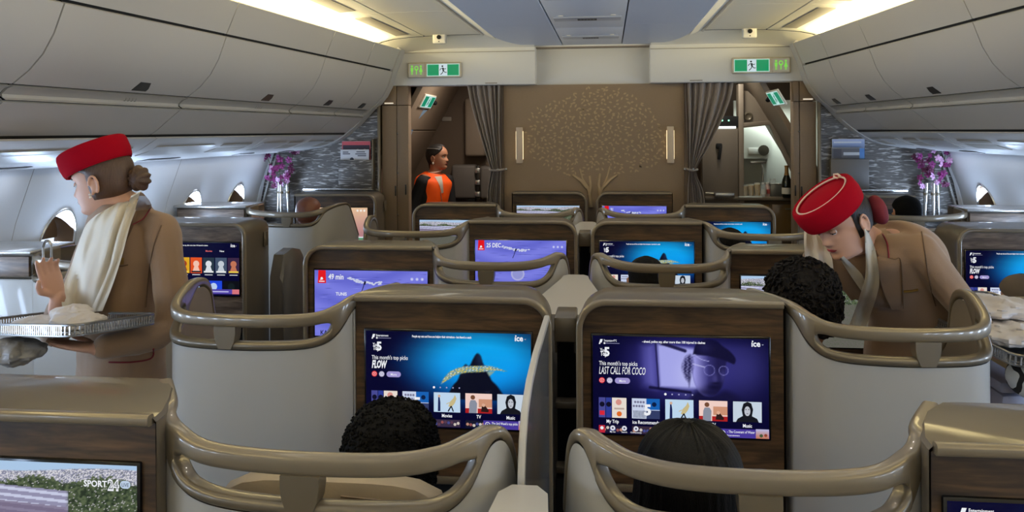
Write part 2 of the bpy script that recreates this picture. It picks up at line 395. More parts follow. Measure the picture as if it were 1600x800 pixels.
# --- sidewalls: lining panels with window openings
def wall_x(z):       # inner surface |X| of the lining at height z
    return interp([(0, 2.52), (.35, 2.70), (.7, 2.82), (1.03, 2.855), (1.25, 2.80), (1.52, 2.70), (1.62, 2.66)], z)[0]
WIN_Z, WIN_H, WIN_W = 1.07, .215, .150
WINS = (4.18, 4.90, 5.61, 6.33)
SEAMS = [-3.0, -1.90, -.47, .96, 2.39, 3.82, 5.255, 6.80]
for s, side in ((-1, 'left'), (1, 'right')):
    wall = st_empty('wall_'+side, (s*2.8, 2, 0))
    n = 0
    # one lining panel per pair of windows, openings cut as ovals
    for a, b in zip(SEAMS, SEAMS[1:]):
        ys = [y for y in [-1.55, -.83, -.11, .60, 1.32, 2.03, 2.75, 3.46]+list(WINS) if a < y < b]
        a_, b_ = a+.002, b-.002
        m = MB(); N = 40
        def P(y, z, d=0): return (s*(wall_x(z)+d)-s*2.8, y-2, z)
        cuts = [a_]+[(p+q)/2 for p, q in zip(ys, ys[1:])]+[b_]
        if not ys: cuts = [a_, b_]
        zs = [0, .2, .35, .55, .8]
        # below and above the windows
        for zz in ([0, .2, .35, .55, .80], [1.36, 1.46, 1.56, 1.62]):
            m.grid([[P(lerp(a_, b_, k/10), z) for k in range(11)] for z in zz])
        for k in range(len(cuts)-1):
            c0, c1 = cuts[k], cuts[k+1]
            if not ys:
                m.grid([[P(c0+(c1-c0)*j/4, z) for j in range(5)] for z in (.80, .9, 1.03, 1.15, 1.25, 1.36)]); continue
            yc = ys[k]; rings = []
            edge = [(lerp(c0, c1, j/10), .80) for j in range(10)]+[(c1, lerp(.80, 1.36, j/10)) for j in range(10)]+[(lerp(c1, c0, j/10), 1.36) for j in range(10)]+[(c0, lerp(1.36, .80, j/10)) for j in range(10)]
            for t in (0, .3, .65, 1):
                r = []
                for by, bz in edge:
                    an = math.atan2((bz-WIN_Z)/WIN_H, (by-yc)/WIN_W)
                    oy, oz = yc+WIN_W*math.cos(an), WIN_Z+WIN_H*math.sin(an)
                    r.append(P(lerp(oy, by, t), lerp(oz, bz, t)))
                rings.append(r)
            m.loft(rings, True, False)
        m.build('sidewall_panel', SIDEW, wall, smooth=30)
    MB().grid([[(s*3.0-s*2.8, y, z) for y in (Y0-2, YB-2)] for z in (0, 2.6)]).build('wall_backing', VENT, wall)
    # windows: oval bezel, brown tunnel, pane, half drawn shade
    for yc in WINS:
        n += 1
        wd = st_empty('window_%d' % (n+(0 if s < 0 else 4)), (s*wall_x(WIN_Z), yc, WIN_Z))
        def ring(d, k): return [(s*(wall_x(WIN_Z+WIN_H*k*math.sin(2*math.pi*j/32))-wall_x(WIN_Z)+d), WIN_W*k*math.cos(2*math.pi*j/32), WIN_H*k*math.sin(2*math.pi*j/32)) for j in range(32)]
        MB().loft([ring(.0, 1.06), ring(-.006, 1.03), ring(-.006, 1.0), ring(.01, .985)], True, False).build('window_frame', SILVER, wd)
        MB().loft([ring(.005, .99), ring(.10, .80)], True, False).build('window_tunnel', mat('window_brown', (104, 84, 66), .22, coat=.5), wd)
        MB().loft([ring(.10, .82), ring(.104, .82)]).build('window_pane', mat('window_daylight', (225, 235, 245), .1, emit=((225, 238, 255), 1.3)), wd)
        sh = MB().grid([[(s*(wall_x(WIN_Z+z)-wall_x(WIN_Z)+.086), y, z) for y in (-.135, 0, .135)] for z in (.055, .10, .15, .195)]); sh.build('window_shade', mat('window_brown', (0, 0, 0)), wd)
    # baseboard
    struct(MB().box((s*2.60, 1.9, .06), (.03, 9.8, .12), .004).build('baseboard_'+side, TAUPE))

# --- ceiling
ceil = st_empty('ceiling', (0, 2, 2.4))
def loc2(m): return m.move((0, -2, -2.4))
YC = 6.86
def centre_outline(s, y1):  # half plan of the hanging centre panel with its rounded front corner
    pts = [(.246, Y0), (.246, YC)]
    pts += [(.47, YC)]+[(.47+.265*math.sin(math.radians(a)), 5.95+.91*math.cos(math.radians(a))) for a in range(8, 91, 6)]+[(.735, Y0)]
    return [(s*x, y) for x, y in pts]
for s in (-1, 1):
    m = MB(); o = centre_outline(s, YC)
    segs = [Y0, -.6, 1.8, 4.1, 5.55, YC]
    for a, b in zip(segs, segs[1:]):        # panel by panel with hairline seams
        def clip(pts, y, keep_above):
            out = []
            for p, q in zip(pts, pts[1:]+pts[:1]):
                ip, iq = (p[1] >= y) == keep_above, (q[1] >= y) == keep_above
                if ip: out.append(p)
                if ip != iq:
                    t = (y-p[1])/(q[1]-p[1]); out.append((lerp(p[0], q[0], t), y))
            return out
        pl = clip(clip(o, a+.002, True), b-.002, False)
        pl2 = [(x-s*.0, y) for x, y in pl]
        mm = MB().loft([[(x, y, 2.44) for x, y in pl], [(x, y, 2.412) for x, y in pl], [(s*min(abs(x), max(.246, abs(x)-.012)), y, 2.400) for x, y in pl]])
        loc2(mm).build('ceiling_panel', CEIL, ceil)
# centre insert with recessed lit-sign slots, dark gaps either side
for a, b in ((Y0, -.55), (-.55, .62), (.62, 1.75), (1.75, 2.9), (2.9, 4.05), (4.05, 5.72), (5.72, YC)):
    loc2(MB().box((0, (a+b)/2, 2.421), (.476, b-a-.004, .036), .004)).build('ceiling_insert', CEIL, ceil)
loc2(MB().box((0, 1.9, 2.446), (.52, 9.9, .01))).build('ceiling_gap', CEILD, ceil)
for y in (3.25, 4.35, 5.22, 6.27):
    loc2(MB().box((0, y, 2.399), (.42, .15, .016), .007)).build('sign_slot', mat('slot_grey', (168, 172, 182), .3), ceil)
    p = Pic(.12, .085); p.rect(0, 0, .12, .085, (14, 15, 17))
    for k in range(5): p.rect(.014+k*.02, .025, .026+k*.02, .06, (120, 122, 126))
    p.build('sign_label', ceil, (-.06, y-1.957, -.0095), PRINT, Matrix.Rotation(math.radians(90), 4, 'X'))
for y in (1.05, 2.05, 3.05, 4.2, 5.1, 6.15):
    for s in (-1, 1): loc2(MB().lathe([(.016, 0), (.016, .004), (.011, .005), (.011, .002), (0, .002)], (s*.16, y, 2.397), 14)).build('spot_lens', mat('spot_lens', (240, 236, 226), .2), ceil)
# cream band beside the centre panel, aisle ceiling panels, vents
for s in (-1, 1):
    prof = [(.742, 2.418), (.80, 2.440), (.835, 2.452), (.845, 2.440)]
    for a, b in ((Y0, .5), (.5, 3.0), (3.0, 5.15), (5.15, 6.45)):
        loc2(MB().loft([[(s*x, y, z) for x, z in prof]+[(s*x, y, z+.03) for x, z in prof[::-1]] for y in (a+.003, b-.003)])).build('ceiling_band', CREAM, ceil)
    inner = [(.848, 2.462), (1.0, 2.462), (1.2, 2.460), (1.318, 2.456)]
    outer = [(1.330, 2.455), (1.45, 2.448), (1.57, 2.436), (1.66, 2.416), (1.74, 2.385), (1.80, 2.345), (1.835, 2.29)]
    bays = [Y0, -1.6, -.25, 1.1, 2.45, 3.82, 5.20, 6.50]
    for a, b in zip(bays, bays[1:]):
        for pr in (inner, outer):
            ys = [a+.004, (a+b)/2, b-.004]
            dx = lambda y, x: .035*(6.8-y)*max(0, (x-1.33)/.3) if x < 1.63 else .035*(6.8-y)
            loc2(MB().loft([[(s*(x+dx(y, x)), y, z) for x, z in pr]+[(s*(x+dx(y, x)), y, z+.02) for x, z in pr[::-1]] for y in ys])).build('aisle_ceiling_panel', CREAM, ceil)
        # vent grille on the outer panel
        v = st_empty('vent', (0, 0, 0)); v.parent = ceil; del v['kind']
        yy0, yy1 = a+.12, b-.18
        sh = lambda y: .035*(6.8-y)*.45
        m = MB().loft([[(s*(1.40+sh(y)), y-2, 2.4475-2.4), (s*(1.50+sh(y)), y-2, 2.4385-2.4), (s*(1.50+sh(y)), y-2, 2.445-2.4), (s*(1.40+sh(y)), y-2, 2.455-2.4)] for y in (yy0, yy1)])
        bpy.data.objects.remove(v); m.build('ceiling_vent', VENT, ceil)
    # end transition of the aisle ceiling down to the beam
    rows = []
    for y, dz in ((6.50, 0), (6.58, -.004), (6.66, -.02), (6.74, -.048), (6.80, -.075)):
        rows.append([(s*x, y, z+dz-.003) for x, z in [(.47, 2.462), (.72, 2.462), (.848, 2.462), (1.0, 2.462), (1.2, 2.460), (1.318, 2.456), (1.45, 2.448), (1.57, 2.436), (1.66, 2.416), (1.74, 2.385)]])
    loc2(MB().grid(rows)).build('ceiling_end_panel', CREAM, ceil)
loc2(MB().box((0, 1.9, 2.56), (6, 10, .04))).build('ceiling_backing', CREAM, ceil)

# --- bulkhead beam with signs
beam = st_empty('wall_front', (0, YB, 1.2))
def wb(m): return m.move((0, -YB, -1.2))
for s in (-1, 1):
    wb(MB().box((s*1.10, 6.90, 2.235), (1.27, .2, .312), .008)).build('header_panel', BEAM, beam)
    wb(MB().box((s*1.10, 6.794, 2.352), (1.265, .008, .004))).build('header_groove', VENT, beam)
    wb(MB().box((s*.83, 6.798, 2.093), (.10, .006, .008), .002)).build('label_plate', VENT, beam)
wb(MB().box((0, 6.99, 2.235), (.94, .06, .32), .003)).build('header_panel', BEAM, beam)
wb(MB().box((0, 6.95, 2.415), (1.0, .16, .05), .003)).build('header_top_strip', CREAM, beam)
# mural wall
wb(MB().box((0, 6.98, 1.04), (1.50, .08, 2.08))).build('mural_panel', MURAL, beam)
# wave panels, metal trims, columns
for s in (-1, 1):
    pts = [(1.79, 0), (2.56, 0), (2.74, .35), (2.84, .7), (2.87, 1.03), (2.80, 1.3), (2.7, 1.56), (2.6, 2.3), (1.79, 2.3)]
    wb(MB().prism([(s*x, z) for x, z in pts], 'y', 6.80, 6.86)).build('wave_panel', WAVE, beam)
    wb(MB().box((s*1.778, 6.79, 1.1), (.022, .04, 2.2), .004)).build('edge_trim', TRIM, beam)
    # sloped trim where the wave panel meets the sidewall
    wb(MB().tube([(s*2.655, 6.785, 1.53), (s*2.73, 6.785, 1.32), (s*2.79, 6.785, 1.10), (s*2.80, 6.785, .8)], .014, 6)).build('edge_trim', SILVER, beam)
    wb(MB().tube([(s*2.715, 6.775, 1.53), (s*2.80, 6.775, 1.30), (s*2.85, 6.775, 1.06), (s*2.85, 6.775, .8)], .030, 6)).build('edge_trim', SIDEW, beam)
    # column with stacked door panels
    for z0, z1 in ((0, 1.915), (1.92, 2.085)):
        for x0, x1 in ((1.535 if s < 0 else 1.588, 1.632), (1.637, 1.762)):
            wb(MB().box((s*(x0+x1)/2, 6.87, (z0+z1)/2), (x1-x0, .10, z1-z0), .003)).build('column_panel', COLUMN, beam)
    wb(MB().box((s*1.69, 7.0, 1.05), (.14, .16, 2.1))).build('column_core', COLUMN, beam)
    for x, z in ((1.648, 1.20), (1.60 if s > 0 else 1.56, 1.21)):
        wb(MB().box((s*x, 6.818, z), (.012, .006, .085), .002)).build('column_pull', LATCH, beam)
    wb(MB().box((s*1.70, 6.817, 1.935), (.075, .004, .010))).build('column_light_slot', mat('slot_light', (255, 240, 215), emit=((255, 240, 215), .6)), beam)
    for z in (1.0, 1.35, 1.68): wb(MB().ball((s*1.628, 6.818, z), .007, 8, 6)).build('stud', SILVER, beam)
    # shelf line on the wave panel above the side consoles
    wb(MB().box((s*2.13, 6.79, 1.215), (.62, .035, .022), .004)).build('panel_ledge', SILVER, beam)

# tree of leaves on the mural: slightly raised leaf shapes
rnd = random.Random(5); m = MB(); tr = MB()
def leaf(mb, x, z, L, W, a):
    ca, sa = math.cos(a), math.sin(a); pts = [(0, 0), (L*.3, W*.5), (L*.65, W*.42), (L, 0), (L*.65, -W*.42), (L*.3, -W*.5)]
    q = [(x+p[0]*ca-p[1]*sa, z+p[0]*sa+p[1]*ca) for p in pts]
    mb.loft([[(a_, 6.9385, b_) for a_, b_ in q], [(a_, 6.936, b_) for a_, b_ in q]])
pts_done = []
tries = 0
while len(pts_done) < 760 and tries < 30000:
    tries += 1
    x, z = rnd.uniform(-.60, .62), rnd.uniform(1.30, 2.05)
    r = 1-((x-.03)/.60)**2-((z-1.58)/(.46 if z > 1.58 else .27))**2
    ok = r > .02+.10*math.sin(9*x+5*z)
    if z < 1.36 and abs(x-.03) < .13: ok = False
    if not ok or any((x-p)**2+(z-q)**2 <   .0295**2 for p, q in pts_done[-1200:]): continue
    pts_done.append((x, z))
    leaf(m, x, z, rnd.uniform(.026, .034), rnd.uniform(.012, .016), rnd.uniform(-.4, 3.5))
for mb in (m,): wb(mb)
m.build('mural_leaves', GOLD, beam, kind='stuff')
for path in ([(-.02, 1.06), (-.03, 1.18), (-.055, 1.24), (-.09, 1.30), (-.11, 1.38)], [(-.03, 1.16), (-.02, 1.24), (-.03, 1.32)], [(-.05, 1.22), (-.10, 1.28), (-.17, 1.33)],
             [(.055, 1.06), (.06, 1.18), (.09, 1.25), (.12, 1.32), (.14, 1.40)], [(.06, 1.17), (.045, 1.25), (.06, 1.34)], [(.085, 1.23), (.14, 1.29), (.20, 1.33)]):
    tr.tube([(x, 6.938, z) for x, z in path], [.018, .014, .010, .008, .006][:len(path)], 6)
wb(tr).build('mural_trunk', GOLD, beam)

# sconces
for s, lab in ((-1, 'left'), (1, 'right')):
    x = .610 if s < 0 else .632
    t = thing('wall_sconce', 'slim tan wall sconce with glowing edges beside the %s curtain' % lab, 'wall lamp', (s*x, 6.935, 1.43), 'sconces on the tree mural')
    MB().box((0, -.024, .147), (.056, .020, .30), .004).build('face_plate', mat('sconce_tan', (222, 198, 166), .5), t)
    MB().box((0, -.008, .147), (.030, .016, .27)).build('bracket', TRIMD, t)
    for q in (-1, 1):
        MB().box((q*.0295, -.018, .147), (.003, .010, .235), .001).build('light_strip', mat('sconce_glow', (255, 232, 185), emit=((255, 230, 180), 2.0)), t)

# exit sign boxes on the beam
def exit_pic(w, h):
    p = Pic(w, h); p.rect(0, 0, w, h, (190, 240, 225)); g = (0, 158, 104); b = h*.06
    p.rect(b, b, w*.37, h-b, g); p.rect(w*.63, b, w-b, h-b, g)
    p.rect(w*.37, b*.4, w*.63, h-b*.4, (222, 240, 248))
    k = (16, 40, 44); cx, cy = w*.5, h*.5
    p.disc(cx-.02*w, h*.80, h*.075, k)
    p.line([(cx-.01*w, h*.68), (cx+.01*w, h*.42)], h*.13, k)                 # trunk
    p.line([(cx-.01*w, h*.64), (cx-.075*w, h*.60), (cx-.10*w, h*.46)], h*.05, k)
    p.line([(cx, h*.64), (cx+.06*w, h*.56), (cx+.09*w, h*.62)], h*.05, k)
    p.line([(cx+.01*w, h*.44), (cx+.06*w, h*.30), (cx+.11*w, h*.31)], h*.06, k)
    p.line([(cx+.01*w, h*.44), (cx-.02*w, h*.26), (cx-.08*w, h*.12)], h*.06, k)
    return p
def wc_pic(w, h):
    p = Pic(w, h); p.rect(0, 0, w, h, (150, 146, 124)); g = (140, 235, 90)
    for i, kind in enumerate('mtw'):
        x = w*(.2+.3*i)
        if kind == 't':
            p.disc(x, h*.66, h*.17, g, ry=h*.20); p.disc(x, h*.68, h*.09, (150, 146, 124)); p.rect(x-w*.035, h*.16, x+w*.035, h*.52, g)
        else:
            p.disc(x, h*.82, h*.085, g)
            if kind == 'm': p.poly([(x-w*.09, h*.70), (x+w*.09, h*.70), (x+w*.075, h*.40), (x-w*.075, h*.40)], g)
            else: p.poly([(x-w*.04, h*.72), (x+w*.04, h*.72), (x+w*.12, h*.36), (x-w*.12, h*.36)], g)
            p.rect(x-w*.055, h*.14, x-w*.012, h*.40, g); p.rect(x+w*.012, h*.14, x+w*.055, h*.40, g)
    return p
SIGN = vcol_mat('sign_light', .85, .3)
for s, side in ((-1, 'left'), (1, 'right')):
    x = -1.302 if s < 0 else 1.335
    t = thing('exit_sign', 'green running man exit and toilet sign box on %s header' % side, 'sign', (x, 6.797, 2.205), 'exit and toilet signs')
    MB().box((0, -.012, 0), (.455, .026, .130), .011, seg=3).build('housing', mat('sign_housing', (196, 186, 166), .4), t)
    xe = .0+.075*(1 if s < 0 else -1)
    exit_pic(.275, .102).build('exit_panel', t, (xe-.1375, -.0265, -.051), SIGN)
    xw = -.150 if s < 0 else .150
    wc_pic(.125, .102).build('toilet_panel', t, (xw-.0625, -.0265, -.051), SIGN)
# small camera boxes at the ceiling ends
for s, side in ((-1, 'left'), (1, 'right')):
    t = thing('cabin_camera', 'small cream camera box under the %s aisle ceiling end' % side, 'camera', (s*1.195, 6.485, 2.432), 'ceiling camera boxes')
    MB().box((0, 0, 0), (.105, .07, .085), .012, seg=3).build('housing', CREAM, t)
    MB().lathe([(.017, 0), (.017, .01), (.012, .012)], (0, -.034, .008), 12, Matrix.Rotation(math.pi/2, 3, 'X')).build('lens', BLACK, t)
    MB().box((0, -.036, -.026), (.008, .003, .008)).build('sensor', LATCH, t)

# ------------------------------------------------------------------ overhead bins
def binx(y): return .035*(6.8-y)
def binz(y, z): return z-.013*(6.8-y)*max(0, (z-1.9)/.47)
FASC = [(1.555, 2.368), (1.572, 2.33), (1.600, 2.26), (1.622, 2.205)]
DOOR = [(1.624, 2.188), (1.640, 2.14), (1.664, 2.07), (1.706, 1.99), (1.760, 1.925), (1.822, 1.876)]
LIPP = [(1.826, 1.868), (1.848, 1.860), (1.870, 1.841), (1.869, 1.829), (1.856, 1.820)]
LOWP = [(1.862, 1.812), (1.92, 1.766), (1.98, 1.716), (2.020, 1.689)]
PSUP = [(2.035, 1.672), (2.13, 1.612), (2.25, 1.575), (2.395, 1.548), (2.55, 1.532), (2.645, 1.525)]
def bin_strip(prof, s, a, b, th=.012, ny=3, y0=0, off=(0, 0, 0), gap=.0042):
    rings = []
    for i in range(ny+1):
        y = lerp(a+gap, b-gap, i/ny); k = binx(y) if prof[0][0] < 2.03 else binx(y)*.5
        out = [(s*(x+k), y, binz(y, z)) for x, z in prof]
        back = [(s*(x+k+th), y, binz(y, z)+th*.6) for x, z in prof[::-1]]
        rings.append(out+back)
    return MB().loft(rings).move((-off[0], -off[1], -off[2]))
BINS = [(.0, 1.36), (1.36, 2.72), (2.72, 3.88), (3.88, 5.19), (5.19, 6.00), (6.00, 6.66)]
names = ['second', 'first', 'third', 'fourth', 'fifth', 'sixth']
for s, side in ((-1, 'left'), (1, 'right')):
    for i, (a, b) in enumerate(BINS):
        org = (s*1.9, (a+b)/2, 1.75)
        desc = ['beside the camera', 'nearest in view', 'second long one in view', 'long one ahead of the second', 'shorter one near the front', 'last short one by the bulkhead'][i]
        t = thing('overhead_bin', 'grey curved overhead bin on the %s side, %s' % (side, desc), 'overhead bin', org, 'overhead bins on the %s' % side)
        bin_strip(FASC, s, a, b, off=org).build('fascia', BIN, t)
        bin_strip(DOOR, s, a, b, off=org).build('bin_door', BIN, t)
        bin_strip(LIPP, s, a, b, off=org, gap=.008).build('lip_rail', LIPM, t)
        bin_strip(LOWP, s, a, b, off=org).build('lower_panel', BIN, t)
        MB().loft([[(s*(x+binx(y)), y, binz(y, z)) for x, z in [(1.60, 2.345), (1.66, 2.30), (1.80, 2.26), (2.35, 2.2), (2.6, 1.60), (2.06, 1.70), (1.90, 1.82), (1.74, 2.0), (1.70, 2.06), (1.65, 2.16)]] for y in (a+.004, b-.004)]).move((-org[0], -org[1], -org[2])).build('bin_box', BINDARK, t)
        # latch near the lower edge of the door
        yl = lerp(a, b, .63 if i < 4 else .60)
        p0, p1 = (1.700, 1.990), (1.735, 1.934); p0, p1 = (1.768, 1.921), (1.813, 1.884)
        k = binx(yl)
        q = [(s*(x+k-.004), binz(yl, z)) for x, z in (p0, p1)]
        m = MB().loft([[(q[0][0], y, q[0][1]), (q[1][0], y, q[1][1]), (q[1][0]+s*.006, y, q[1][1]+.004), (q[0][0]+s*.006, y, q[0][1]+.004)] for y in (yl-.055, yl+.055)])
        m.move((-org[0], -org[1], -org[2])).build('latch', LATCH, t)
        # seat row number pressed on the lip
        if 2 <= i <= 4:
            p = Pic(.1, .02)
            for j in range(4): p.line([(.006+j*.026, .002), (.018+j*.026, .002), (.012+j*.026, .018)], .003, (84, 82, 80))
            R = Matrix(((0, 0, -s*1, 0), (0, 0, 0, 0), (0, 1, 0, 0), (0, 0, 0, 1)))
            Mx = Matrix(((0, s*.999, s*.55, 0), (-s*1.0, 0, 0, 0), (0, 0.0, .84, 0), (0, 0, 0, 1)))
            p.build('row_number', t, (s*(1.872+k-.0075)-org[0]-s*.010, yl+s*.05-org[1], 1.838-org[2]), PRINT, Matrix(((0, s, -s*.55, 0), (-s, 0, 0, 0), (0, 0, .84, 0), (0, 0, 0, 1))))
        # passenger service strip under the bin
        u = thing('service_panel', 'pale service panel under the %s bins, %s' % (side, desc), 'panel', org, 'service panels under the %s bins' % side)
        bin_strip(PSUP, s, a, b, off=org).build('base_panel', BIN, u)
        def on(x):      # height of the strip at x
            return interp([(p[0], p[1]) for p in PSUP], x)[0]
        for (xa, xb, fa, fb, mm_, nm) in ((2.10, 2.22, .08, .55, LIPM, 'reading_light_panel'), (2.10, 2.22, .62, .92, VENT, 'air_vent_panel'), (2.36, 2.43, .35, .62, LATCH, 'speaker_slot')):
            y0_, y1_ = lerp(a, b, fa), lerp(a, b, fb)
            ps = [(x, on(x)-.004) for x in (xa, (xa+xb)/2, xb)]
            bin_strip([(x, z) for x, z in ps], s, y0_, y1_, .004, 1, off=org).build(nm, mm_, u)
        bin_strip([(2.016, 1.690), (2.024, 1.684), (2.036, 1.672)], s, a, b, .03, 1, off=org).build('shadow_gap', BINDARK, u)
    # closing trim at the bulkhead
    m = MB()
    prof = FASC+DOOR[1:]+[(1.93, 1.758), (1.985, 1.712)]+PSUP
    m.loft([[(s*(x-.004), y, z) for x, z in prof]+[(s*(x+.03), y, z+.02) for x, z in prof[::-1]] for y in (6.665, 6.80)])
    struct(m.build('trim_1' if s < 0 else 'trim_2', BIN))
# ------------------------------------------------------------------ rows of suites
ROWS = dict(A0=1.37, C1=2.44, A1=3.49, C2=4.52, A2=5.52, C3=6.62)
HC = 1.204
DEP = .255
def console_meshes(x0, x1, rnd, r, wood, dep=DEP, taper=True):
    """x0<x1 local extents; rnd = -1/+1/0 side with the rounded top corner. Meshes in local coords, y=0 front."""
    def outline(ins, top=HC, squeeze=0., back=0.):
        l, rr, t = x0+ins+(back if rnd > 0 else 0), x1-ins-(back if rnd < 0 else 0), top-ins; R = max(r-ins, .004); p = []
        if rnd < 0: p += [(l+squeeze, 0), (l+squeeze, t-R)]+[(l+squeeze+R-R*math.cos(math.radians(a)), t-R+R*math.sin(math.radians(a))) for a in range(10, 91, 10)]
        else: p += [(l, 0), (l, t-.006), (l+.006, t)]
        if rnd > 0: p += [(rr-squeeze-R+R*math.sin(math.radians(a)), t-R+R*math.cos(math.radians(a))) for a in range(0, 91, 10)]+[(rr-squeeze, 0)]
        else: p += [(rr-.006, t), (rr, t-.006), (rr, 0)]
        return p
    out = {}
    # body: lacquered hood from front to back
    m = MB(); rings = []
    for y, ins, sq, dz, bk in ((.004, .004, 0, 0, 0), (.03, 0, 0, .001, .002), (dep*.35, 0, .004, .004, .022), (dep*.6, 0, .008, .004, .052), (dep*.85, .002, .020, .001, .098), (dep*.95, .006, .032, -.002, .135), (dep, .012, .05, -.005, .19)):
        rings.append([(x, y, max(z+(dz if z > .5 else 0), 0)) for x, z in outline(ins, HC, sq, bk if taper else 0)])
    m.loft(rings, False, False)
    n = len(rings[0]); m.add(rings[-1], [tuple(range(n))])
    out['body'] = (m, TAUPE)
    # front trim: rounded bead along the top and the rounded side
    o = outline(.006)
    if rnd < 0: path = o[:-3]+[o[-3]]
    elif rnd > 0: path = o[2:]
    else: path = o[2:-2]
    sec = rrect(1.9, 2.0, .6, 3)
    m = MB().tube([(x, 0, z) for x, z in path], .0105, sec=sec, up=(0, 1, 0))
    out['front_trim'] = (m, TRIM)
    i = outline(.010); zb = .665
    m = MB(); pts = [(x, max(z, zb)) for x, z in i]
    m.loft([[(x, .012, z) for x, z in pts], [(x, .030, z) for x, z in pts]])
    out['wood_panel'] = (m, wood)
    w_ = x1-x0
    out['footwell'] = (MB().box(((x0+x1)/2, .05, .33), (w_-.03, .04, .66)), BLACK)  # solid black slab stands for the shade inside the open footwell
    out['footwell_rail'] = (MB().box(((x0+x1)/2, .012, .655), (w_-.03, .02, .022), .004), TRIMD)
    return out
def console(name, label, Y, x0, x1, rnd, scr, wood, pic, r=.085, dep=DEP, parts=None):
    xc = (x0+x1)/2
    t = thing('monitor_console', label, 'seat console', (xc, Y, 0), 'seat consoles with screens')
    for k, (m, mm) in console_meshes(x0-xc, x1-xc, rnd, r, wood, dep, dep < .4).items(): m.build(k, mm, t)
    a, b, z0, z1 = scr; cx = (a+b)/2-xc
    sc_o = MB().box((0, 0, 0), (b-a+.012, .010, z1-z0+.012), .003).build('screen', BEZEL, t, loc=(cx, .010, (z0+z1)/2))
    if pic: pic.build('screen_picture', sc_o, (-(b-a)/2, -.0054, -(z1-z0)/2))
    return t

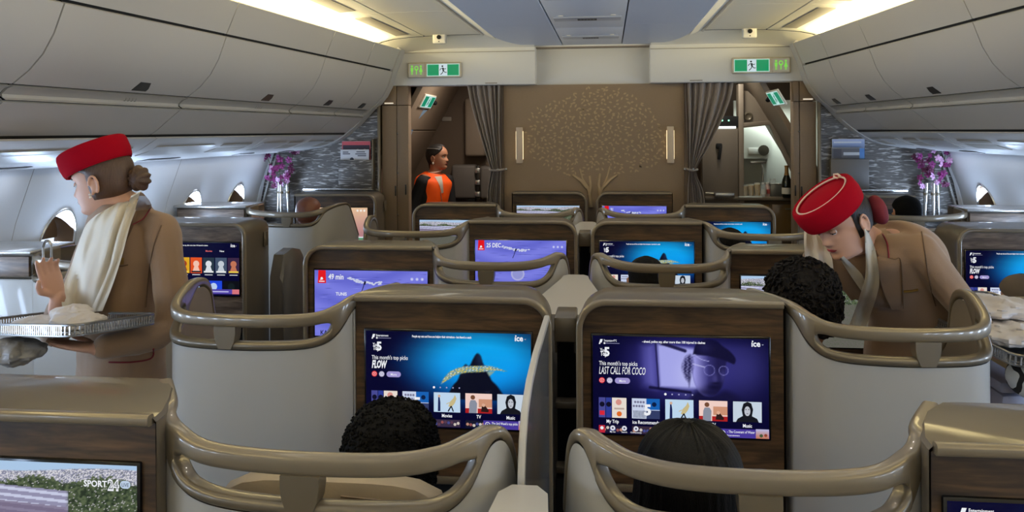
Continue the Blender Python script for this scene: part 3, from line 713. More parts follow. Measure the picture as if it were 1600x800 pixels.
# -------- pictures on the screens
WHITE, NAVY = (244, 246, 252), (4, 4, 40)
def people_thumb(p, x, y, w, h, bg, figs):
    p.rect(x, y, x+w, y+h, bg)
    for fx, col, hc in figs:
        p.poly([(x+w*(fx-.09), y), (x+w*(fx+.09), y), (x+w*(fx+.075), y+h*.52), (x+w*(fx-.075), y+h*.52)], col)
        p.disc(x+w*fx, y+h*.63, h*.12, hc, 10)
def menu_pic(w, h, title, kind, strip):
    p = Pic(w, h); rn = random.Random(len(title))
    if kind == 'sea': p.paint(sea_art, 180, 100)
    elif kind == 'dusk': p.paint(dusk_art, 220, 124)
    else: p.grad(0, 0, w, h, lambda u, v: (5, 5, 48), 4, 4)
    # header
    p.poly([(w*.035, h*.915), (w*.044, h*.965), (w*.052, h*.965), (w*.043, h*.915)], WHITE); p.poly([(w*.044, h*.93), (w*.05, h*.965), (w*.058, h*.965), (w*.052, h*.93)], WHITE)
    p.text('Entertainment' if kind == 'sea' else 'Temperature 47°C', w*.064, h*.942, h*.022, WHITE, .02, width=w*.075)
    p.rect(w*.064, h*.922, w*.155, h*.927, (150, 150, 190)); p.disc(w*.068, h*.925, h*.010, WHITE, 8)
    p.text("People say cats and lions are helping their migrations - but there's a catch" if kind == 'sea' else '- ahead, police say, after more than 100 injured in clashes', w*.285, h*.940, h*.024, WHITE, .03, width=w*.36)
    p.text('ıce', w*.905, h*.925, h*.062, WHITE, .03, sx=.92); p.disc(w*.911, h*.977, h*.008, WHITE, 8)
    p.line([(w*.963, h*.948), (w*.967, h*.940), (w*.971, h*.948)], h*.005, (190, 190, 210))
    if kind == 'menu': return p
    # top picks block
    p.text('Your', w*.042, h*.835, h*.040, WHITE, .02, sx=.62); p.text('Top', w*.044, h*.797, h*.046, WHITE, .03, sx=.62); p.text('5', w*.066, h*.795, h*.092, WHITE, .035, sx=.95)
    p.text("This month's top picks", w*.036, h*.700, h*.044, WHITE, .008, width=w*.222)
    p.text(title, w*.036, h*.610, h*.080, WHITE, .045 if kind == 'sea' else .004, shear=.22, width=w*(.095 if kind == 'sea' else .268))
    yb = h*.545
    p.disc(w*.052, yb, h*.030, (226, 58, 66)); p.line([(w*(.052+.012*math.cos(k*.6)), yb+h*.017*math.sin(k*.6)) for k in range(11)], h*.005, (250, 200, 200)); p.poly([(w*.049, yb-h*.008), (w*.049, yb+h*.008), (w*.057, yb)], (250, 200, 200))
    p.disc(w*.097, yb, h*.030, (176, 170, 204)); p.line([(w*(.097+.011*math.cos(k*.6)), yb+h*.016*math.sin(k*.6)) for k in range(11)], h*.005, WHITE); p.rect(w*.0965-.0005, yb-h*.009, w*.0975+.0005, yb+h*.009, WHITE)
    p.pill(w*.127, yb-h*.030, w*.215, yb+h*.030, (164, 154, 214)); p.text('More', w*.171, yb-h*.014, h*.026, WHITE, .01, align='c', sx=.85)
    for k in range(5): p.disc(w*(.417+.0385*k), h*.421, h*(.013 if k == 0 else .008), WHITE if k == 0 else (168, 168, 210), 10)
    # category cards
    tw, th, y0 = w*.160, h*.205, h*.165
    xs = [w*(.033+.1915*k) for k in range(5)]
    p.rect(xs[0], y0, xs[0]+tw*.24, y0+th, (74, 76, 150)); p.rect(xs[0]+tw*.26, y0, xs[0]+tw*.46, y0+th, (48, 62, 150)); p.rect(xs[0]+tw*.48, y0, xs[0]+tw, y0+th, (238, 226, 216))
    for q in (.12, .36): p.disc(xs[0]+tw*q, y0+th*.66, th*.13, (14, 14, 40), 10); p.rect(xs[0]+tw*(q-.09), y0+th*.12, xs[0]+tw*(q+.09), y0+th*.34, (220, 40, 58) if q < .2 else (44, 60, 150))
    p.disc(xs[0]+tw*.74, y0+th*.2, th*.13, (232, 110, 40), 10); p.disc(xs[0]+tw*.72, y0+th*.78, th*.15, (220, 150, 140), 10); p.rect(xs[0]+tw*.56, y0+th*.42, xs[0]+tw*.92, y0+th*.50, (190, 170, 160))
    p.rect(xs[1], y0, xs[1]+tw, y0+th, (206, 216, 240)); p.rect(xs[1]+tw*.52, y0+th*.45, xs[1]+tw, y0+th, (24, 100, 186)); p.rect(xs[1]+tw*.52, y0, xs[1]+tw, y0+th*.42, (52, 62, 104))
    for k in range(9): p.line([(xs[1]+tw*(.06+.05*k), y0+th*.03), (xs[1]+tw*(.08+.05*k), y0+th*.22), (xs[1]+tw*(.06+.05*k), y0+th*.40)], tw*.02, (30, 32, 52)); p.disc(xs[1]+tw*(.07+.05*k), y0+th*(.62+.2*(k % 2)), th*.06, (120, 120, 150), 8)
    p.text('5', xs[1]+tw*.56, y0+th*.20, th*.52, WHITE, .05, align='c'); p.disc(xs[1]+tw*.8, y0+th*.72, th*.12, (10, 30, 70), 9)
    p.rect(xs[2], y0, xs[2]+tw, y0+th, (196, 222, 246))
    p.poly([(xs[2]+tw*a, y0+th*b) for a, b in [(.15, .04), (.25, .04), (.25, .5), (.22, .78), (.17, .78), (.16, .5)]], (30, 40, 90)); p.disc(xs[2]+tw*.205, y0+th*.82, th*.07, (216, 176, 150), 9)
    p.poly([(xs[2]+tw*a, y0+th*b) for a, b in [(.55, .30), (.62, .55), (.74, .72), (.80, .90), (.86, .70), (.80, .48), (.72, .34), (.64, .26)]], (206, 190, 140)); p.line([(xs[2]+tw*.60, y0+th*.5), (xs[2]+tw*.48, y0+th*.42)], tw*.03, (206, 190, 140))
    p.line([(xs[2]+tw*.66, y0+th*.32), (xs[2]+tw*.54, y0+th*.04)], tw*.045, (18, 18, 30)); p.line([(xs[2]+tw*.66, y0+th*.32), (xs[2]+tw*.74, y0+th*.04)], tw*.045, (18, 18, 30))
    p.rect(xs[3], y0, xs[3]+tw, y0+th, (248, 214, 204)); p.rect(xs[3]+tw*.5, y0+th*.3, xs[3]+tw, y0+th*.72, (210, 150, 120)); p.rect(xs[3]+tw*.46, y0, xs[3]+tw, y0+th*.24, (176, 34, 36)); p.rect(xs[3], y0, xs[3]+tw*.14, y0+th*.24, (176, 34, 36))
    p.poly([(xs[3]+tw*a, y0+th*b) for a, b in [(.13, .0), (.15, .5), (.20, .66), (.37, .66), (.44, .5), (.42, .0)]], (142, 148, 164)); p.disc(xs[3]+tw*.28, y0+th*.80, th*.12, (120, 78, 56), 10)
    p.poly([(xs[3]+tw*a, y0+th*b) for a, b in [(.58, .08), (.62, .36), (.70, .52), (.76, .36), (.88, .16), (.86, .06)]], (46, 26, 26)); p.disc(xs[3]+tw*.68, y0+th*.42, th*.09, (226, 176, 150), 9)
    p.rect(xs[4], y0, xs[4]+tw, y0+th, (204, 218, 232))
    p.poly([(xs[4]+tw*a, y0+th*b) for a, b in [(.10, 0), (.16, .16), (.34, .30), (.30, .60), (.36, .90), (.50, 1.0), (.64, .92), (.70, .62), (.66, .30), (.84, .18), (.90, 0)]], (22, 24, 32))
    p.disc(xs[4]+tw*.50, y0+th*.54, tw*.105, (196, 200, 210), 14, th*.24); p.rect(xs[4]+tw*.43, y0+th*.60, xs[4]+tw*.47, y0+th*.64, (20, 20, 28)); p.rect(xs[4]+tw*.53, y0+th*.60, xs[4]+tw*.57, y0+th*.64, (20, 20, 28)); p.rect(xs[4]+tw*.47, y0+th*.40, xs[4]+tw*.53, y0+th*.43, (90, 80, 90))
    for k, t in enumerate(('My Trip', 'ice Recommends', 'Movies', 'TV', 'Music')):
        p.text(t, xs[k]+tw*(.5 if k < 4 else .5), h*.112, h*.036, WHITE, .02, align='c', sx=.80)
    # lower strip
    for k in range(4):
        p.rect(xs[k], h*.012, xs[k]+tw, h*.088, [(30, 26, 54), (58, 44, 62), (58, 46, 70), (22, 24, 44)][k])
        for j in range(8): p.disc(xs[k]+tw*(.08+.12*j), h*(.035+.03*rn.random()), h*.016, rn.choice([(150, 84, 84), (190, 140, 120), (70, 76, 140), (210, 200, 190), (90, 60, 80)]), 8)
    if strip:
        p.rect(xs[0], h*.012, xs[0]+tw*.22, h*.088, (196, 40, 60)); p.disc(xs[0]+tw*.11, h*.06, h*.018, WHITE, 8)
        for q, lab in ((.50, 'My list'), (.92, 'Search'), (1.34, 'Connectivity')): p.disc(xs[0]+tw*q, h*.062, h*.026, (226, 228, 240), 12); p.disc(xs[0]+tw*q, h*.062, h*.010, (60, 60, 90), 8); p.text(lab, xs[0]+tw*q, h*.016, h*.016, WHITE, .01, align='c')
    p.rect(w*.715, h*.006, w, h*.094, (74, 58, 158))
    p.line([(w*(.740+.014*math.cos(k*.52)), h*(.050+.026*math.sin(k*.52))) for k in range(13)], h*.006, WHITE); p.poly([(w*.736, h*.038), (w*.736, h*.062), (w*.747, h*.050)], WHITE)
    p.text("The 3rd Week's top picks" if kind == 'sea' else '- The Covenant of Water', w*.765, h*.054, h*.026, WHITE, .012, width=w*.155)
    p.text('Entertainment' if kind == 'sea' else 'Entertainment', w*.765, h*.022, h*.016, WHITE, .012, width=w*.07)
    p.grad(w*.925, h*.006, w*.998, h*.100, lambda u, v: tuple(lerp(a, b, v) for a, b in zip((196, 120, 90), (190, 190, 232))), 3, 3)
    p.disc(w*.955, h*.035, h*.018, (70, 90, 60), 8); p.disc(w*.98, h*.04, h*.016, (150, 70, 50), 8)
    return p
def map_pic(w, h, big, names, seed):
    p = Pic(w, h); rn = random.Random(seed)
    p.grad(0, 0, w, h, lambda u, v: tuple(lerp(a, b, .5+.5*math.sin(17*v+3*math.sin(4*u))) for a, b in zip((104, 108, 214), (126, 130, 232))), 24, 30)
    for k in range(90):
        y = h*rn.random(); x = w*rn.random(); L = w*rn.uniform(.05, .22); c = rn.choice([(92, 98, 196), (142, 148, 238), (84, 88, 186)])
        p.poly([(x, y), (min(w, x+L*.5), y+h*.006), (min(w, x+L), y+h*.002), (min(w, x+L*.5), y-h*.003)], c)
    for k in range(46):      # pale land outline
        u = rn.uniform(.30, .60); v = .86+.05*math.sin(9*u)+rn.uniform(-.02, .02)
        p.disc(w*u, h*v, w*rn.uniform(.006, .016), (206, 212, 238), 7, h*.012)
    p.line([(w*.415, h*.66), (w*.43, h*.72), (w*.45, h*.83)], h*.012, (30, 28, 60)); p.line([(w*.445, h*.79), (w*.455, h*.84)], h*.03, (30, 28, 60))
    p.disc(w*.47, h*.36, w*.075, (176, 178, 226), 18); p.disc(w*.47, h*.36, w*.058, (150, 154, 216), 18)
    p.disc(w*.25, h*.16, w*.02, WHITE, 14)
    x0 = w*.03
    p.poly([(x0, h*.805), (x0+w*.075, h*.805), (x0+w*.072, h), (x0+w*.006, h)], (232, 24, 34))
    p.disc(x0+w*.036, h*.875, w*.011, WHITE, 8, h*.022); p.line([(x0+w*.020, h*.855), (x0+w*.05, h*.868)], h*.008, WHITE); p.rect(x0+w*.012, h*.825, x0+w*.062, h*.838, WHITE)
    p.text(big, w*.125, h*.865, h*.085, WHITE, .02, shear=.1, sx=.75)
    for k, (t, x, y, hh, c) in enumerate(names): p.text(t, w*x, h*y, h*hh, c, .02, align='c', sx=.9)
    for k in range(3): p.disc(w*(.865+.045*k), h*.882, w*.014, (178, 182, 244), 10); p.disc(w*(.865+.045*k), h*.882, w*.006, (222, 226, 255), 8)
    return p
def town_pic(w, h, logo):
    p = Pic(w, h); rn = random.Random(3)
    def art(U, V):
        img = np.stack([196-20*V, 214-8*V, 238+0*V], -1)
        R = np.random.RandomState(2).rand(*U.shape); R2 = np.random.RandomState(5).rand(*U.shape)
        for _ in range(2): R2 = (R2+np.roll(R2, 1, 0)+np.roll(R2, 1, 1)+np.roll(R2, -1, 1)+np.roll(R2, -1, 0))/5
        R2 = np.clip((R2-.5)*3+.5, 0, 1)
        hill = .955+.012*np.sin(U*9)+.016*np.clip(U-.55, 0, 1)*2
        m = np.clip((hill-V)/.006, 0, 1); img = mixc(img, m, (140, 142, 168)); img = mixc(img, m*(R > .55), (224, 222, 230)); img = mixc(img, m*(R < .16), (110, 116, 120))
        tr = .895+.02*np.sin(U*23)+.02*np.clip(U-.5, 0, .3)*2+.012*(R2-.5)*3
        m = np.clip((tr-V)/.006, 0, 1); img = mixc(img, m, (64, 78, 56)); img = mixc(img, m*(R2 > .6)*.8, (98, 110, 80)); img = mixc(img, m*(R2 < .2)*.8, (38, 48, 36)); img = mixc(img, m*(R > .96), (210, 208, 210))
        br = (V < .86-.10*np.clip(U-.4, 0, 1)) & (U < .74-.6*(.86-V)*0) & (V > .62)
        m = br*np.clip((.76-U)/.03, 0, 1); img = mixc(img, m*1., (150, 148, 178)); img = mixc(img, m*(np.sin((V+.12*U)*150) > .2)*1., (206, 210, 236)); img = mixc(img, m*(V < .80-.1*U)*.7, (112, 98, 124))
        m = np.clip((.62-V)/.02, 0, 1); img = mixc(img, m, (104, 100, 96)); img = mixc(img, m*(R > .6)*.6, (80, 92, 66))
        return img
    p.paint(art, 260, 200)
    if logo:
        p.text('SPORT', w*.800, h*.862, h*.040, WHITE, .03, width=w*.088); p.text('24', w*.890, h*.845, h*.066, WHITE, .06, width=w*.044); p.text('24', w*.8935, h*.851, h*.055, (110, 116, 120), -.01, width=w*.037)
        p.pill(w*.937, h*.858, w*.976, h*.906, (196, 214, 236)); p.text('LIVE', w*.9565, h*.870, h*.023, (70, 84, 110), .01, align='c', width=w*.026)
    return p
def movies_pic(w, h):
    p = menu_pic(w, h, '', 'menu', False); rn = random.Random(4)
    p.text('Movies', w*.62, h*.83, h*.034, (230, 110, 110), .02); p.text('New', w*.78, h*.83, h*.034, WHITE, .02)
    cols = [((60, 84, 90), (210, 180, 120)), ((236, 236, 236), (30, 30, 34)), ((226, 170, 36), (160, 60, 30)), ((232, 84, 34), (250, 200, 180)), ((40, 56, 70), (226, 232, 238)), ((70, 86, 110), (200, 210, 220)), ((60, 40, 70), (200, 120, 90))]
    for k, (a, b) in enumerate(cols):
        x = w*(.02+.142*k); p.rect(x, h*.42, x+w*.13, h*.72, a)
        p.disc(x+w*.065, h*.60, w*.035, b, 12); p.poly([(x+w*.02, h*.44), (x+w*.11, h*.44), (x+w*.085, h*.56), (x+w*.045, h*.56)], b)
        p.rect(x+w*.01, h*.435, x+w*.12, h*.465, rn.choice([(240, 210, 80), (240, 240, 240), (30, 30, 40)])); p.rect(x+w*.02, h*.385, x+w*.11, h*.397, WHITE)
    for k in range(5):
        x = w*(.02+.2*k); p.rect(x, h*.05, x+w*.185, h*.28, [(36, 76, 214), (36, 76, 214), (40, 90, 220), (30, 72, 226), (12, 14, 22)][k])
        p.disc(x+w*.09, h*.17, w*.04, (190, 214, 246) if k < 4 else (20, 30, 34), 12); p.rect(x+w*.03, h*.08, x+w*.155, h*.115, WHITE)
    p.rect(w*.55, h*.03, w, h*.12, (84, 70, 170)); p.disc(w*.60, h*.075, h*.03, WHITE, 10); p.rect(w*.64, h*.065, w*.88, h*.085, (200, 200, 240)); p.rect(w*.92, h*.03, w, h*.12, (220, 120, 130))
    return p
def dusk_portrait_pic(w, h):
    p = Pic(w, h)
    p.grad(0, 0, w, h, lambda u, v: tuple(lerp(a, b, max(0, min(1, v*1.1-.15*u))) for a, b in zip((176, 120, 132), (240, 200, 160))), 8, 8)
    p.disc(w*.52, h*.35, w*.14, (214, 140, 130), 16); p.disc(w*.46, h*.9, w*.06, (170, 140, 110), 10)
    for k in range(3): p.disc(w*(.84+.055*k), h*.92, w*.018, (250, 244, 236), 10)
    p.rect(w*.66, 0, w*.99, h*.20, (236, 238, 240)); p.rect(w*.68, h*.01, w*.97, h*.17, (96, 150, 118)); p.poly([(w*.70, h*.02), (w*.8, h*.12), (w*.95, h*.08), (w*.95, h*.02)], (160, 196, 160))
    return p

SW, SH = .500, .285
def CS(s): return (-.605, -.105, .814, 1.100) if s < 0 else (.077, .577, .814, 1.100)
ew = lambda s: 'left' if s < 0 else 'right'
for row, Y, nm in (('C1', ROWS['C1'], 'near'), ('C2', ROWS['C2'], 'third row'), ('C3', ROWS['C3'], 'bulkhead')):
    for s in (-1, 1):
        x0, x1 = (-.648, -.045) if s < 0 else (.032, .630)
        if row == 'C1': pic = menu_pic(SW, SH, 'FLOW' if s < 0 else 'LAST CALL FOR COCO', 'sea' if s < 0 else 'dusk', s > 0)
        elif row == 'C2': pic = map_pic(SW, SH, '25 DEC', [('Jack', .60, .47, .07, WHITE), ('Kanu', .35, .48, .05, (40, 40, 80))], 2) if s < 0 else menu_pic(SW, SH, 'FLOW', 'sea', True)
        else: pic = town_pic(SW, SH, False) if s < 0 else map_pic(SW, SH, '31', [], 8)
        scn = {('C1', -1): 'blue sea film picks on screen', ('C1', 1): 'dusky film portrait on screen', ('C2', -1): 'flight map on screen behind rail', ('C2', 1): 'blue film menu behind rail', ('C3', -1): 'set against tree mural, left of trunk', ('C3', 1): 'set against tree mural, right of trunk'}[(row, s)]
        lab = {'C1': 'nearest wood fronted', 'C2': 'middle row wood fronted', 'C3': 'frontmost wood fronted'}[row]
        console('x', '%s centre console, %s' % (lab, scn), Y, x0, x1, -s, CS(s), WOOD, pic)
for row, Y in (('A0', ROWS['A0']), ('A1', ROWS['A1']), ('A2', ROWS['A2'])):
    for s in (-1, 1):
        x0, x1 = (-1.191, -.612) if s < 0 else (.612, 1.191)
        if row == 'A0': x0, x1 = (-1.25, -.659) if s < 0 else (.619, 1.24); wood = WOOD if s < 0 else WOOD
        sx0, sx1 = (-1.146, -.646) if s < 0 else (.663, 1.163)
        if row == 'A0': sx0, sx1 = (-1.20, -.700) if s < 0 else (.65, 1.15)
        z0, z1 = .814, 1.100
        if row == 'A0': pic = town_pic(SW, SH, True) if s < 0 else menu_pic(SW, SH, 'FLOW', 'sea', True)
        elif row == 'A1': pic = map_pic(SW, SH, '49 min', [('TUNIS', .24, .62, .05, WHITE), ('KANU', .12, .02, .07, (24, 22, 50))], 1) if s < 0 else town_pic(SW, SH, False)
        else: pic = town_pic(SW, SH, False) if s < 0 else menu_pic(SW, SH, 'FLOW', 'sea', False)
        scn = {('A0', -1): 'glossy top reflecting, river town sports channel on screen', ('A0', 1): 'glossy taupe top beside the nearest right rail', ('A1', -1): 'violet flight map on screen behind the attendant\'s aisle', ('A1', 1): 'town view on screen by curly haired passenger',
               ('A2', -1): 'standing before the orange vested person', ('A2', 1): 'below the galley counter'}[(row, s)]
        if row == 'A0': z0, z1 = .830, 1.115
        console('x', 'aisle side console, %s' % scn, Y, x0, x1, s, (sx0, sx1, z0, z1), WOOD, pic)
# window side consoles, deeper, rounded towards the aisle
for s, Y, pic, lab in ((-1, 4.30, movies_pic(SW, SH), 'film posters on screen beside attendant\'s shoulder'), (1, 4.30, menu_pic(SW, SH, 'FLOW', 'sea', True), 'blue film menu above the towel tray'),
                       (-1, 6.37, dusk_portrait_pic(SW, SH), 'pink sunset picture on screen below magazines'), (1, 6.37, None, 'dark screen below the right magazines'), (1, 2.2, None, 'out beyond the towel tray'), (-1, 2.2, None, 'beside the left attendant\'s tray')):
    if Y < 3: continue
    x0, x1 = (-2.46, -1.825) if s < 0 else (1.825, 2.46)
    if Y > 6: x0, x1 = (-2.36, -1.69) if s < 0 else (1.69, 2.36)
    a = 1.863 if Y < 6 else 1.760
    scr = (-a-SW, -a, .814, 1.100) if s < 0 else (a, a+SW, .814, 1.100)
    t = console('x', 'window side console, %s' % lab, Y, x0, x1, -s, scr, WOODG if Y < 6 else WOOD, pic, r=.07, dep=.42)
    xe = (x1 if s < 0 else x0)-(x0+x1)/2
    MB().box((xe-s*.0+(-s)*.002, .27, 1.09), (.006, .055, .085), .003).build('badge', TRIMD, t)
    if Y < 6:
        # low dark side pod behind the console towards the aisle
        m = MB().loft([[(xe-s*.010, y, 0), (xe-s*(.10 if y < .8 else .06), y, 0), (xe-s*(.085 if y < .8 else .05), y, z-.03), (xe-s*.07, y, z), (xe-s*.010, y, z)] for y, z in ((.30, .86), (.36, .985), (.50, 1.005), (.62, .98), (.74, .80))])
        m.build('side_pod', mat('pod_grey', (96, 92, 90), .4, coat=.3), t)

# ------------------------------------------------------------------ seat shells with rails
def shell_meshes(plan, N=150):
    """plan rows: (u, dy, zt, rb); hole (i0, i1) in control index. Returns sampled columns."""
    rows = smooth_curve(plan, N); return rows
def shell(label, Y, s, plan, hole, bracket_t, group, lining=True, zdrop=(.037, .024), low=None, N=150):
    rows = smooth_curve(plan, N); m_ = len(plan)-1
    cx = s*sum(r[0] for r in rows)/len(rows)
    t = thing('seat_shell', label, 'seat shell', (cx, Y, 0), group)
    P = [Vector((s*r[0]-cx, r[1], 0)) for r in rows]
    nor = []
    for i in range(len(P)):
        d = (P[min(i+1, N)]-P[max(i-1, 0)]).normalized(); nn = Vector((-d.y, d.x, 0))*(-1 if s < 0 else 1)
        nor.append(nn)
    # nor points to the viewer side? make it face away from the seat (towards -y at the middle)
    if nor[N//2].y > 0: nor = [-n for n in nor]
    T = .015
    def ring(i, z0, z1, th=T, r=.010):
        hh, c = (z1-z0)/2, (z0+z1)/2
        return [tuple(P[i]+nor[i]*a+Vector((0, 0, c+b))) for a, b in rrect(2*th, max(2*hh, .004), min(r, hh*.9, th*.9), 3)]
    # white outer wall and lining
    wall = MB(); top = [r[3]-.002 for r in rows]
    zs = [0., .3, .6, .8, .92]
    def W(i, k, z): return tuple(P[i]+nor[i]*k+Vector((0, 0, z)))
    wall.grid([[W(i, .011, min(z, top[i])) for i in range(N+1)] for z in zs]+[[W(i, .011, top[i]) for i in range(N+1)]])
    wall.build('outer_wall', SHELL, t)
    inn = MB(); inn.grid([[W(i, -.011, min(z, top[i])) for i in range(N+1)] for z in zs]+[[W(i, -.011, top[i]) for i in range(N+1)]])
    inn.build('inner_lining', SHELLIN, t)
    # frame: rail above the slot, rim below it, both meeting at the ends
    i0, i1 = [int(h/m_*N) for h in hole]
    rail, rim, e0, e1 = [], [], [], []
    for i in range(N+1):
        zt, rb = rows[i][2], rows[i][3]
        if i < i0: e0.append(ring(i, rb, zt)); continue
        if i > i1: e1.append(ring(i, rb, zt)); continue
        ht, hb = zt-zdrop[0], rb+zdrop[1]
        d0 = (P[i]-P[i0]).length; d1 = (P[i]-P[i1]).length
        e = min(1, min(d0, d1)/.035); f = math.sqrt(max(0, 1-(1-e)**2))
        mid = (ht+hb)/2; ht, hb = mid+(ht-mid)*f, mid+(hb-mid)*f
        rail.append(ring(i, ht-.0005, zt)); rim.append(ring(i, rb, hb+.0005, T+.003))
    fr = MB(); fr.loft(rail); rimm = MB(); rimm.loft(rim)
    if e0: e0.append(ring(i0, rows[i0][3], rows[i0][2])); fr.loft(e0)
    if e1: e1.insert(0, ring(i1, rows[i1][3], rows[i1][2])); fr.loft(e1)
    fr.build('rail', TRIM, t); rimm.build('rim', TRIMD, t)
    # bracket between rail and rim
    i = int(bracket_t/m_*N); zt, rb = rows[i][2]-zdrop[0]+.004, rows[i][3]+.003
    d = (P[i+1]-P[i-1]).normalized()
    q = [(-.034, zt), (-.034, zt-.02), (-.031, rb+.028), (-.020, rb), (.020, rb), (.031, rb+.028), (.034, zt-.02), (.034, zt)]
    b = MB().loft([[tuple(P[i]+d*a+nor[i]*k+Vector((0, 0, z))) for a, z in q] for k in (T+.006, T+.004, -T-.002)])
    b.build('bracket', TRIMD, t, smooth=20)
    return t
INNER = [(.705, .215, 1.206, 1.188), (.650, .11, 1.205, 1.182), (.620, .03, 1.201, 1.165), (.592, -.03, 1.178, 1.090), (.53, -.058, 1.159, 1.058), (.40, -.07, 1.153, 1.048),
         (.25, -.068, 1.155, 1.048), (.165, -.058, 1.166, 1.055), (.118, -.040, 1.181, 1.090), (.085, -.012, 1.189, 1.160), (.062, .035, 1.160, 1.132), (.050, .10, 1.03, .99)]
OUTER = [(.560, .215, 1.206, 1.188), (.615, .11, 1.205, 1.182), (.650, .02, 1.201, 1.165), (.69, -.03, 1.180, 1.092), (.755, -.05, 1.161, 1.060), (.90, -.055, 1.153, 1.050), (1.06, -.05, 1.153, 1.050),
         (1.17, -.025, 1.156, 1.052), (1.228, .035, 1.165, 1.058), (1.25, .12, 1.192, 1.10), (1.254, .20, 1.211, 1.178), (1.254, .29, 1.186, 1.150), (1.254, .345, 1.05, 1.01), (1.252, .50, .93, .91), (1.25, .75, .80, .78)]
for row, Y, a, b in (('A0', ROWS['A0'], 'nearest left centre seat shell, beige leather seat inside', 'nearest right centre seat shell, dark haired passenger inside'),
                     ('A1', ROWS['A1'], 'second left centre seat shell, flight map showing through its rail', 'second right centre seat shell, blue film menu through its rail'),
                     ('A2', ROWS['A2'], 'third left centre seat shell, small in front of the mural', 'third right centre seat shell, small in front of the mural')):
    for s, lab in ((-1, a), (1, b)):
        pl = INNER
        if row == 'A0' and s < 0: pl = [(u+.054*max(0, (u-.3)/.32), *r) for u, *r in INNER]
        if row == 'A0' and s > 0: pl = [(u+.004*max(0, (u-.3)/.32)+.003, *r) for u, *r in INNER]
        if row == 'A0': pl = [(r[0]-.012*(i < 2), r[1]-.075*(i == 0)-.07*(i == 1)-.04*(i == 2), *r[2:]) for i, r in enumerate(pl)]
        shell(lab, Y+(.07 if row == 'A0' else .01), s, pl, (3.15, 8.35), 5.15 if s < 0 else 5.35, 'white centre seat shells with rails')
for row, Y, a, b in (('C1', ROWS['C1'], 'large white aisle seat shell beside the left attendant', 'large white aisle seat shell before the right attendant'),
                     ('C2', ROWS['C2'], 'white aisle seat shell behind the left flight map console', 'white aisle seat shell right of the blue film menu, dark head showing through')):
    for s, lab in ((-1, a), (1, b)):
        pl = OUTER if s < 0 else [(u-.055*max(0, (u-.7)/.55), *r) for u, *r in OUTER]
        shell(lab, Y, s, pl, (3.2, 8.95), 5.72, 'white aisle seat shells with rails')
WINDOW = [(2.30, .16, 1.20, 1.10), (2.30, .06, 1.195, 1.08), (2.285, .0, 1.185, 1.075), (2.22, -.02, 1.175, 1.07), (2.08, -.035, 1.165, 1.065), (1.95, -.04, 1.165, 1.065), (1.86, -.03, 1.168, 1.068), (1.81, -.01, 1.178, 1.09), (1.775, .04, 1.19, 1.155), (1.75, .13, 1.20, 1.178), (1.735, .25, 1.205, 1.185), (1.725, .38, 1.19, 1.172), (1.72, .45, 1.12, 1.10), (1.72, .60, .95, .93)]
for s, Y, lab in ((-1, 5.37, 'white window seat shell in front of the left orchids'), (1, 5.37, 'white window seat shell in front of the right orchids'), (-1, 3.27, 'white window seat shell at far left beyond the tray'), (1, 3.27, 'white window seat shell at far right beyond the towels')):
    wp = WINDOW if Y > 5 else WINDOW[:9]+[(1.765, .07, 1.12, 1.09), (1.76, .10, .98, .95), (1.758, .16, .90, .88)]
    t = shell(lab, Y, s, wp, (1.3, 7.6), 4.6, 'white window seat shells')
    cx = t.location.x
    # wood fronted ledge between rail and sidewall
    MB().box((s*2.555-cx, .16, 1.135), (.50, .30, .105), .008).build('ledge_box', TAUPE, t)
    MB().box((s*2.555-cx, .004, 1.135), (.475, .012, .085), .002).build('ledge_veneer', WOODG, t)
    MB().box((s*2.555-cx, .13, 1.196), (.52, .30, .018), .007).build('ledge_top', SILVER, t)
    MB().box((s*2.555-cx, .16, .54), (.50, .30, 1.08), .01).build('ledge_base', SHELL, t)

# ------------------------------------------------------------------ white shelves between the centre seats, dividers, little armrest boxes
for Y0_, Y1_, lab in ((.75, 1.415, 'pale shelf at the bottom of the view between the nearest rails'), (2.74, 3.50, 'pale shelf between the two nearest wood consoles'), (4.82, 5.53, 'pale shelf between the middle row consoles')):
    t = thing('centre_shelf', lab, 'shelf', (-.02 if Y0_ < 1 else -.012, Y0_, 0), 'pale shelves between centre seats')
    L = Y1_-Y0_; w0, w1 = (.085, .042) if Y0_ < 1 else (.16, .052)
    pl = [(-w0, 0), (w0, 0), (w1+.006, L-.10), (w1, L-.03), (w1-.02, L), (-w1+.02, L), (-w1, L-.03), (-w1-.006, L-.10)]
    MB().loft([[(x, y, 1.04) for x, y in pl], [(x, y, 1.088) for x, y in pl], [(x*.985, y, 1.094) for x, y in pl]]).build('top', SHELFM, t)
    MB().loft([[(x*.9, y*.98+.005, 0) for x, y in pl], [(x*.9, y*.98+.005, 1.04) for x, y in pl]]).build('body', SHELL, t)
for Y, lab in ((ROWS['C1'], 'small taupe box between the two nearest consoles'), (ROWS['C2'], 'small taupe box between the middle row consoles')):
    t = thing('stowage_box', lab, 'box', (-.008, Y+.10, 0), 'stowage boxes between consoles')
    MB().box((0, .06, 1.095), (.066, .16, .076), .006).build('lid_box', TRIMD, t)
    for q in (-1, 1): MB().box((q*.029, .05, 1.05), (.006, .10, .06), .002).build('hinge', TAUPE, t)
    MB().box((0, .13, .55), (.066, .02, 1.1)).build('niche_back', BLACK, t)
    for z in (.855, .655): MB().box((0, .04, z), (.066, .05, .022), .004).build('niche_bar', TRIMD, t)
    MB().box((0, .08, .32), (.066, .14, .62), .004).build('base', BLACK, t)
